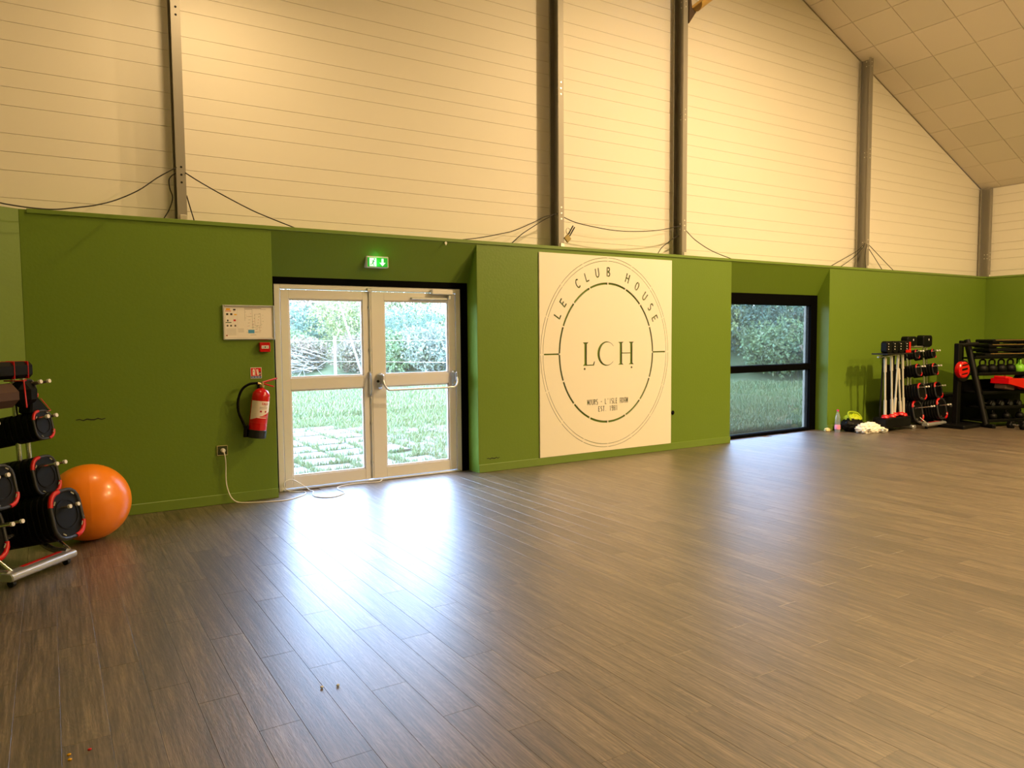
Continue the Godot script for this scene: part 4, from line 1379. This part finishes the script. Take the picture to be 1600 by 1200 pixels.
func racks():
	plate_rack(Vector3(-0.0995, 0, 1.461), deg_to_rad(49.5), "in the left corner", "left corner rack", [0.23, -0.23], [[1.21, -0.10, 0.14, 3, 4, "smallest", 0.10, 0.10], [0.985, -0.06, 0.195, 4, 4, "small", 0.05, 0.10], [0.676, -0.01, 0.265, 4, 5, "middle-sized", 0.10, 0.0], [0.398, 0.07, 0.33, 5, 5, "largest", 0.04, 0.20]], false)
	plate_rack(Vector3(11.64, 0, 0.72), 0.0, "against the wall right of the window", "rack right of the window", [0.235, -0.235], [[1.20, -0.09, 0.14, 3, 4, "smallest", 0.06, 0.06], [0.965, -0.06, 0.19, 4, 4, "small", 0.06, 0.06], [0.655, 0.01, 0.26, 4, 5, "middle-sized", 0.07, 0.07], [0.36, 0.10, 0.33, 5, 5, "largest", 0.10, 0.22]], true)
	# left rack: pads laid over the top pegs
	var T := Transform3D(Basis(Vector3.UP, deg_to_rad(49.5)), Vector3(-0.0995, 0, 1.461))
	var t := thing("foam_pad", "black foam pad with two red stripes standing on top of the left corner rack", "pad")
	t.transform = T * Transform3D(Basis(), Vector3(0.04, 1.23, -0.28))
	var st := new_st()
	bx(st, Vector3(0, 0.055, 0), Vector3(0.46, 0.11, 0.16), 0.025)
	obj("pad", st, M.rubber, t)
	for x in [0.06, 0.17]:
		st = new_st()
		for q in [[0.0, 0.111, 0.162, 0.003], [0.0, 0.0, 0.0, 0.0]]:
			if q[1] > 0: bx(st, Vector3(x, 0.056, 0), Vector3(0.008, 0.113, 0.164), 0.003)
		obj("stripe", st, M.red, t)
	t = thing("weight_bag", "brown and black saddle bag with red piping hung over the left rack's upper pegs", "bag")
	t.transform = T * Transform3D(Basis(), Vector3(-0.06, 1.03, -0.20))
	st = new_st()
	bx(st, Vector3(-0.05, 0.10, 0), Vector3(0.42, 0.15, 0.14), 0.05)
	obj("body", st, M.mud_brown, t)
	st = new_st()
	bx(st, Vector3(0.225, 0.10, 0), Vector3(0.15, 0.165, 0.15), 0.05)
	obj("end_panel", st, M.rubber, t)
	st = new_st()
	tube(st, [Vector3(0.15, 0.19, -0.07), Vector3(0.15, 0.19, 0.07), Vector3(0.155, 0.02, 0.078)], 0.005, 6)
	obj("piping", st, M.red, t)
	st = new_st()
	prism(st, PackedVector2Array([Vector2(0.24, 0.12), Vector2(0.38, -0.02), Vector2(0.33, -0.075), Vector2(0.22, -0.02)]), -0.05, 0.05, Transform3D(), 0.01)
	var flap := obj("flap", st, M.rubber, t)
	st = new_st()
	tube(st, [Vector3(0.30, 0.065, 0.053), Vector3(0.382, -0.02, 0.053), Vector3(0.27, -0.03, 0.053)], 0.004, 6)
	obj("flap_piping", st, M.red, flap)
	# right rack: bars in their stand
	t = thing("bar_stand", "low black barbell stand with silver feet beside the right plate rack", "stand", Vector3(10.85, 0, 0.55))
	st = new_st()
	bx(st, Vector3(0.02, 0.13, -0.06), Vector3(0.66, 0.16, 0.24), 0.02)
	obj("tray", st, M.rubber, t)
	for x in [-0.38, 0.42]:
		st = new_st()
		prism(st, rounded(0.09, 0.055, 0.024, 4), -0.26, 0.07, Transform3D(Basis(), Vector3(x, 0.03, 0)), 0.006)
		obj("foot", st, M.silver, t)
	for x in [-0.14, 0.14]:
		st = new_st()
		rod(st, Vector3(x, 0.2, -0.16), Vector3(x, 1.2, -0.12), 0.014, 10)
		obj("upright", st, M.dark_metal, t)
	st = new_st()
	rod(st, Vector3(-0.48, 1.125, 0.0), Vector3(0.12, 1.165, 0.0), 0.014, 12)
	rod(st, Vector3(-0.14, 1.14, -0.12), Vector3(-0.14, 1.145, 0.0), 0.01, 8)
	rod(st, Vector3(0.12, 1.165, -0.12), Vector3(0.12, 1.165, 0.0), 0.01, 8)
	obj("top_rail", st, M.chrome, t)
	st = new_st()
	bx(st, Vector3(-0.11, 1.17, 0.0), Vector3(0.66, 0.02, 0.26), 0.004)
	obj("shelf", st, M.dark_metal, t)
	# dark crate-like mass of hung plates behind the bars is the stand's back plate
	st = new_st()
	bx(st, Vector3(0.3, 0.62, -0.2), Vector3(0.44, 0.75, 0.04), 0.01)
	obj("back_plate", st, M.rubber, t)
	var bars := [[10.52, 1.12, 10.59, 0.26, "first"], [10.68, 1.14, 10.77, 0.26, "second"], [10.86, 1.16, 10.83, 0.28, "third"], [10.875, 0.95, 11.0, 0.28, "fourth"], [10.97, 1.17, 11.08, 0.26, "fifth"]]
	for b in bars:
		var o := thing("barbell", "silver barbell standing in the black stand, %s of five from the window" % b[4], "barbell", Vector3(b[2], b[3] - 0.06, 0.55), 0.0, "barbells in the stand")
		var a := Vector3(0, 0, 0)
		var e := Vector3(b[0] - b[2], b[1] - b[3] + 0.06, 0.02)
		st = new_st()
		rod(st, a, e, 0.014, 12)
		obj("bar", st, M.bar, o)
		for q in [[0.06, 0.30], [0.76, 0.98]]:
			st = new_st()
			rod(st, a.lerp(e, q[0]), a.lerp(e, q[1]), 0.021, 12)
			obj("sleeve", st, M.bar, o)
		st = new_st()
		lathe(st, [Vector2(0, -0.012), Vector2(0.04, -0.012), Vector2(0.058, 0.0), Vector2(0.05, 0.03), Vector2(0.03, 0.046), Vector2(0, 0.048)], 18, Transform3D(Basis(), Vector3(0, 0.012, 0)))
		obj("collar", st, M.red_gloss, o)
	for i in 4:
		var where: String = ["nearest the window", "second from the window", "third from the window", "red sided, farthest from the window"][i]
		var o := thing("weight_block", "black weight block with pale dots on the bar shelf, " + where, "weight", Vector3(10.50 + 0.16 * i, 1.18, 0.60), 0.0, "blocks on the bar stand")
		st = new_st()
		prism(st, rounded(0.142, 0.18, 0.04, 4), -0.05, 0.05, Transform3D(Basis(), Vector3(0, 0.09, 0)), 0.01)
		obj("body", st, M.rubber, o)
		for y in [0.06, 0.1, 0.14]:
			st = new_st()
			lathe(st, [Vector2(0, 0), Vector2(0.008, 0), Vector2(0.006, 0.003), Vector2(0, 0.003)], 10, Transform3D(Basis(Vector3.RIGHT, Vector3.BACK, Vector3.DOWN), Vector3(-0.03, y, 0.05)))
			obj("dot", st, M.door_white, o)
		if i == 3:
			obj("red_side", box_of(Vector3(0.02, 0.02, 0.048), Vector3(0.066, 0.165, 0.056), 0.003), M.red, o)
			obj("red_foot", box_of(Vector3(-0.06, 0.0, 0.045), Vector3(0.07, 0.045, 0.06), 0.004), M.red_gloss, o)
	for i in 2:
		var o := thing("weight_block", ["black rounded weight block on top of the right plate rack, left-hand one", "black rounded weight block on top of the right plate rack, right-hand one"][i], "weight", Vector3(11.40 + 0.44 * i, 1.27, 0.42))
		st = new_st()
		prism(st, rounded(0.26, 0.15 + 0.03 * i, 0.04, 4), -0.06, 0.06, Transform3D(Basis(), Vector3(0, 0.08, 0)), 0.012)
		obj("body", st, M.rubber, o)
		st = new_st()
		bx(st, Vector3(0.02, 0.1, 0.062), Vector3(0.016, 0.03, 0.006), 0.002)
		obj("tab", st, M.door_white, o)

# ------------------------------------------------------------------ dumbbell corner
func kettlebell(label: String, at: Vector3, s: float, m: Material, turn := 0.0):
	var t := thing("kettlebell", label, "kettlebell", at, turn)
	var st := new_st()
	lathe(st, [Vector2(0, 0), Vector2(0.06 * s, 0), Vector2(0.088 * s, 0.03 * s), Vector2(0.1 * s, 0.08 * s), Vector2(0.088 * s, 0.135 * s), Vector2(0.05 * s, 0.17 * s), Vector2(0, 0.178 * s)], 22)
	obj("bell", st, M.rubber if m == M.black else m, t)
	st = new_st()
	tube(st, smooth_path([Vector3(-0.05, 0.15, 0) * s, Vector3(-0.068, 0.2, 0) * s, Vector3(-0.05, 0.25, 0) * s, Vector3(0, 0.262, 0) * s, Vector3(0.05, 0.25, 0) * s, Vector3(0.068, 0.2, 0) * s, Vector3(0.05, 0.15, 0) * s], 4), 0.016 * s, 8)
	obj("handle", st, m, t)

func dumbbell(label: String, xf: Transform3D, s: float, grp: String):
	var t := thing("dumbbell", label, "dumbbell", Vector3.ZERO, 0.0, grp)
	t.transform = xf
	for sg in [-1.0, 1.0]:
		var st := new_st()
		var hex := PackedVector2Array()
		for k in 6: hex.append(Vector2(cos(TAU * k / 6), sin(TAU * k / 6)) * 0.062 * s)
		prism(st, hex, sg * 0.11 * s - 0.04 * s, sg * 0.11 * s + 0.04 * s, Transform3D(Basis(), Vector3(0, 0.054 * s, 0)), 0.01 * s)
		obj("head", st, M.rubber, t)
		st = new_st()
		lathe(st, [Vector2(0, 0), Vector2(0.03 * s, 0), Vector2(0.03 * s, 0.002), Vector2(0, 0.002)], 14, Transform3D(Basis(Vector3.RIGHT, Vector3.BACK * sg, Vector3.DOWN * sg), Vector3(0, 0.054 * s, sg * 0.15 * s)))
		obj("end_disc", st, M.charcoal, t)
	var st2 := new_st()
	rod(st2, Vector3(0, 0.054 * s, -0.08 * s), Vector3(0, 0.054 * s, 0.08 * s), 0.016 * s, 10)
	obj("grip", st2, M.chrome, t)

func dumbbell_corner():
	var turn := -0.33
	var base := Vector3(12.38, 0, 1.0)
	var T := Transform3D(Basis(Vector3.UP, turn), base)
	var rack := thing("storage_rack", "black three tier gym storage rack in the far right corner", "rack", base, turn)
	var L := 1.15
	# tiers lean back: height, forward shift
	var tiers := [[0.10, 0.14], [0.30, 0.08], [0.53, 0.02], [0.82, -0.06], [1.08, -0.14]]
	for q in tiers:
		var st := new_st()
		bx(st, Vector3(L / 2, q[0] - 0.012, q[1] - 0.14), Vector3(L, 0.024, 0.38), 0.006)
		bx(st, Vector3(L / 2, q[0] + 0.012, q[1] + 0.055), Vector3(L, 0.034, 0.014), 0.004)
		obj("shelf", st, M.black, rack)
	obj("back_panel", box_of(Vector3(0.03, 0.06, -0.345), Vector3(L - 0.03, 0.72, -0.33), 0.003), M.black, rack)
	for x in [0.0, L]:
		var st := new_st()
		tube(st, [Vector3(x, 0.03, 0.16), Vector3(x, 1.36, -0.26)], 0.048, 8)
		obj("slanted_leg", st, M.black, rack)
		st = new_st()
		bx(st, Vector3(x, 0.68, -0.36), Vector3(0.07, 1.34, 0.05), 0.01)
		obj("back_leg", st, M.black, rack)
		st = new_st()
		bx(st, Vector3(x, 0.03, -0.05), Vector3(0.07, 0.06, 0.72), 0.012)
		obj("foot", st, M.black, rack)
	# step boards stacked on the top tier
	for k in 4:
		var o := thing("step_board", "dark step board with a pale edge stacked on the top tier, %s in the stack" % ["lowest", "second", "third", "topmost"][k], "step", Vector3.ZERO, 0.0, "step boards on the storage rack")
		o.transform = T * Transform3D(Basis(Vector3.UP, 0.03 * (k - 1.5)), Vector3(0.62 + 0.04 * (k % 2), 1.082 + 0.072 * k, -0.24))
		var st := new_st()
		bx(st, Vector3(0, 0.042, 0), Vector3(0.84 - 0.04 * k, 0.05, 0.34), 0.012)
		for x in [-0.28, 0.26]: bx(st, Vector3(x, 0.011, 0), Vector3(0.16, 0.022, 0.28), 0.006)
		obj("platform", st, M.rubber, o)
		if k != 1: obj("edge_strip", box_of(Vector3(-0.32, 0.052, 0.166), Vector3(0.36 - 0.02 * k, 0.060, 0.172), 0.001), mat(c8(150, 120, 60), 0.5), o)
	# upper tier: kettlebells
	for k in 5:
		var p := T * Vector3(0.22 + 0.18 * k, 0.822, -0.16)
		if k < 4: kettlebell("black kettlebell on the upper tier, %s from the rack's left end" % ["first", "second", "third", "fourth"][k], p, 0.84, M.black, turn)
		else: kettlebell("lime green kettlebell at the right end of the upper tier", p, 0.84, M.lime, turn + 1.0)
	for k in 4:
		dumbbell("black hex dumbbell lying on the second tier, %s from the rack's left end" % ["first", "second", "third", "fourth"][k], T * Transform3D(Basis(), Vector3(0.20 + 0.17 * k, 0.302, -0.06)), 0.95, "dumbbells on the second tier")
	# red step box lying aslant on the middle tier
	var bt := thing("step_box", "bright red foam step box lying aslant on the middle tier", "step")
	bt.transform = T * Transform3D(Basis.from_euler(Vector3(0.0, 0.2, -0.13)), Vector3(0.58, 0.655, 0.06))
	var st := new_st()
	prism(st, PackedVector2Array([Vector2(-0.35, -0.02), Vector2(0.26, -0.07), Vector2(0.36, 0.0), Vector2(0.30, 0.10), Vector2(-0.02, 0.10), Vector2(-0.35, 0.06)]), -0.14, 0.16, Transform3D(), 0.012)
	obj("body", st, M.red_gloss, bt)
	obj("cap", box_of(Vector3(-0.34, 0.06, -0.1), Vector3(-0.17, 0.1, 0.1), 0.01), M.red, bt)
	obj("ledge", box_of(Vector3(-0.33, -0.1, -0.08), Vector3(-0.1, -0.02, 0.1), 0.01), M.mud_brown, bt)
	kettlebell("small yellow kettlebell behind the red step box", T * Vector3(0.66, 0.66, -0.16), 0.62, M.yellow, 0.4)
	var ball := thing("slam_ball", "large black slam ball at the right end of the middle tier", "ball", T * Vector3(1.0, 0.612, -0.12))
	st = new_st()
	var prof := []
	for k in 13: prof.append(Vector2(0.155 * sin(PI * k / 12.0), 0.08 - 0.155 * cos(PI * k / 12.0)))
	lathe(st, prof, 24)
	obj("shell", st, M.rubber, ball)
	st = new_st()
	lathe(st, [Vector2(0, 0), Vector2(0.02, 0.0), Vector2(0.016, 0.006), Vector2(0, 0.007)], 12, Transform3D(Basis(Vector3.RIGHT, 0.9), Vector3(0, 0.172, 0.118)))
	obj("valve", st, M.charcoal, ball)
	# lowest tier and floor
	for k in 3: kettlebell("black kettlebell on the lowest tier, %s from the rack's left end" % ["first", "second", "third"][k], T * Vector3(0.2 + 0.26 * k, 0.102, 0.08), 0.62, M.black, turn + 0.5)
	kettlebell("lime green kettlebell low on the lowest tier", T * Vector3(0.90, 0.102, 0.1), 0.66, M.lime, 0.6)
	kettlebell("lime green kettlebell standing at the right end of the second tier", T * Vector3(1.02, 0.302, 0.02), 0.8, M.lime, 0.2)
	for k in 4: dumbbell("black hex dumbbell on the floor before the storage rack, %s from its left end" % ["first", "second", "third", "fourth"][k], T * Transform3D(Basis(Vector3.UP, 0.15 * k), Vector3(0.28 + 0.24 * k, 0.0, 0.44)), 1.0, "dumbbells on the floor")
	# red pad on a peg of the tall stand left of the rack
	var stand := thing("punch_stand", "tall black post stand left of the storage rack", "stand", Vector3(12.02, 0, 0.85))
	st = new_st()
	bx(st, Vector3(0, 0.66, 0), Vector3(0.1, 1.3, 0.08), 0.01)
	obj("post", st, M.black, stand)
	st = new_st()
	bx(st, Vector3(0, 0.03, 0.05), Vector3(0.5, 0.06, 0.4), 0.015)
	obj("base", st, M.black, stand)
	st = new_st()
	rod(st, Vector3(0.08, 1.28, 0.0), Vector3(0.42, 1.30, 0.08), 0.03, 10)
	obj("arm", st, M.black, stand)
	var pad := thing("red_plate", "round red plate with black markings hung on the tall post stand", "weight plate", Vector3(11.84, 0.91, 0.97), -0.15)
	st = new_st()
	lathe(st, [Vector2(0, 0), Vector2(0.11, 0), Vector2(0.125, 0.01), Vector2(0.125, 0.075), Vector2(0.108, 0.088), Vector2(0.0, 0.085)], 28, Transform3D(Basis(Vector3.RIGHT, Vector3.BACK, Vector3.DOWN), Vector3.ZERO))
	obj("disc", st, M.red_gloss, pad)
	for q in [[0.075, 0.02], [0.01, 0.03], [-0.06, 0.02]]:
		st = new_st()
		bx(st, Vector3(0.0, q[0], 0.088), Vector3(0.13, q[1], 0.006), 0.003, Basis(Vector3.BACK, 0.15))
		obj("marking", st, M.rubber, pad)
	var pad2 := thing("black_plate", "round black plate hung behind the red one on the tall post stand", "weight plate", Vector3(12.06, 0.88, 0.915), -0.15)
	st = new_st()
	lathe(st, [Vector2(0, 0), Vector2(0.16, 0), Vector2(0.17, 0.01), Vector2(0.17, 0.03), Vector2(0.16, 0.04), Vector2(0.0, 0.036)], 28, Transform3D(Basis(Vector3.RIGHT, Vector3.BACK, Vector3.DOWN), Vector3(0, 0, -0.03)))
	obj("disc", st, M.rubber, pad2)
	# low dark bench box between the racks
	var bench := thing("storage_crate", "low black storage crate on the floor between the two racks", "crate", Vector3(12.25, 0, 0.42))
	st = new_st()
	bx(st, Vector3(0, 0.24, 0), Vector3(0.46, 0.46, 0.5), 0.02)
	obj("body", st, M.rubber, bench)
	st = new_st()
	bx(st, Vector3(0, 0.485, 0), Vector3(0.49, 0.04, 0.53), 0.012)
	obj("lid", st, M.black, bench)
	st = new_st()
	bx(st, Vector3(0, 0.3, 0.255), Vector3(0.16, 0.03, 0.02), 0.006)
	obj("handle", st, M.charcoal, bench)

# ------------------------------------------------------------------ small things on the floor
func small_things():
	var t := thing("exercise_ball", "large orange inflatable gym ball on the floor beside the left corner rack", "ball", Vector3(0.21, 0, 0.679))
	var st := new_st()
	var prof := []
	for k in 33: prof.append(Vector2(0.28 * sin(PI * k / 32.0), 0.28 - 0.28 * cos(PI * k / 32.0)))
	lathe(st, prof, 64)
	obj("shell", st, M.orange, t)
	st = new_st()
	lathe(st, [Vector2(0, 0), Vector2(0.013, 0), Vector2(0.011, 0.003), Vector2(0, 0.004)], 14, Transform3D(Basis(Vector3.BACK, 1.2), Vector3(-0.262, 0.38, 0.02)))
	obj("valve_plug", st, M.white_cord, t)
	# bottle
	t = thing("water_bottle", "clear plastic water bottle with pink cap and label by the window corner", "bottle", Vector3(9.99, 0, 0.17))
	var clear := mat(Color(0.92, 0.97, 1.0, 0.12), 0.08)
	clear.transparency = BaseMaterial3D.TRANSPARENCY_ALPHA
	st = new_st()
	lathe(st, [Vector2(0, 0.004), Vector2(0.034, 0), Vector2(0.04, 0.012), Vector2(0.04, 0.07), Vector2(0.037, 0.12), Vector2(0.04, 0.15), Vector2(0.037, 0.19), Vector2(0.036, 0.23), Vector2(0.024, 0.275), Vector2(0.014, 0.3), Vector2(0.014, 0.325)], 22)
	obj("body", st, clear, t)
	st = new_st()
	lathe(st, [Vector2(0.0405, 0.045), Vector2(0.0412, 0.047), Vector2(0.0412, 0.108), Vector2(0.0405, 0.11)], 22)
	obj("label", st, mat(c8(246, 150, 176), 0.5), t)
	st = new_st()
	lathe(st, [Vector2(0.016, 0.312), Vector2(0.017, 0.314), Vector2(0.017, 0.336), Vector2(0.012, 0.34), Vector2(0, 0.34)], 18)
	obj("cap", st, mat(c8(224, 60, 120), 0.4), t)
	# crumpled paper
	tag(obj("paper_scrap", crumple_st(Vector3(0.04, 0.022, 0.03), 3, 0.9, 0.0, 16), mat(c8(232, 214, 150), 0.8)), "small crumpled yellowish scrap of paper in the window recess corner", "paper").position = Vector3(9.95, 0.018, 0.03)
	# bag
	t = thing("sports_bag", "lime yellow and black sports bag slumped on the floor under the bottle's right", "bag", Vector3(10.27, 0, 0.23))
	st = crumple_st(Vector3(0.19, 0.11, 0.13), 11, 0.16, 0.10)
	obj("lower_body", st, M.rubber, t)
	st = crumple_st(Vector3(0.14, 0.09, 0.11), 12, 0.2, 0.0)
	var up := obj("upper_body", st, mat(c8(176, 196, 20), 0.6), t)
	up.position = Vector3(0.03, 0.17, -0.02)
	st = new_st()
	tube(st, smooth_path([Vector3(-0.12, 0.18, 0.05), Vector3(-0.15, 0.27, 0.02), Vector3(-0.06, 0.3, 0.0), Vector3(0.08, 0.27, 0.03), Vector3(0.14, 0.19, 0.06)], 4), 0.013, 6)
	obj("strap", st, mat(c8(150, 176, 24), 0.6), t)
	# towel
	t = thing("towel", "crumpled white towel lying on the floor in front of the sports bag", "towel", Vector3(10.36, 0, 0.44))
	var tw := mat(c8(246, 240, 226), 0.9)
	obj("folds", crumple_st(Vector3(0.2, 0.075, 0.11), 15, 0.5, 0.05, 40), tw, t)
	var tail := obj("tail", crumple_st(Vector3(0.11, 0.045, 0.075), 16, 0.5, 0.03, 28), tw, t)
	tail.position = Vector3(0.17, 0, 0.07)
	# small litter on the boards
	var bits := [[0.921, 3.90, "pale crumb on the floor, left of a pair"], [0.984, 3.92, "pale crumb on the floor, right of a pair"]]
	for b in bits:
		var o := obj("crumb", crumple(0.006, 0.004, int(b[0] * 100)), M.white_cord)
		o.position = Vector3(b[0], 0.005, b[1])
		tag(o, b[2], "crumb")
	var conf := [[0.003, 3.903, "yellow"], [0.005, 3.941, "yellow"], [0.067, 3.905, "red"]]
	for k in 3:
		var q = conf[k]
		var o := obj("paper_dot", crumple(0.006, 0.003, 40 + k), M.red if q[2] == "red" else M.yellow)
		o.position = Vector3(q[0], 0.003, q[1])
		tag(o, ["tiny yellow paper dot on the floor, upper of two", "tiny yellow paper dot on the floor, lower of two", "tiny red paper dot on the dark floor beside the yellow ones"][k], "litter")

func crumple(r: float, h: float, sd: int) -> SurfaceTool:
	return crumple_st(Vector3(r, h, r * 0.8), sd, 0.35, 0.0, 12)

func crumple_st(size: Vector3, sd: int, amount: float, lift: float, n := 26) -> SurfaceTool:
	var noise := FastNoiseLite.new()
	noise.seed = sd
	noise.frequency = 1.1
	noise.fractal_type = FastNoiseLite.FRACTAL_RIDGED
	noise.fractal_octaves = 3
	var st := new_st()
	st.set_smooth_group(0)
	var rows := []
	for i in n + 1:
		var row := []
		var th := PI * i / n
		for k in n * 2:
			var ph := TAU * k / (n * 2)
			var d := Vector3(sin(th) * cos(ph), cos(th), sin(th) * sin(ph))
			var s := 1.0 + amount * noise.get_noise_3dv(d * 1.6)
			var p := d * size * s
			p.y = maxf(p.y, -lift + 0.002) if lift > 0.0 else p.y
			p.y += lift
			row.append(p)
		rows.append(row)
	for i in n:
		for k in n * 2:
			var l := (k + 1) % (n * 2)
			quad(st, rows[i][k], rows[i][l], rows[i + 1][l], rows[i + 1][k])
	return st
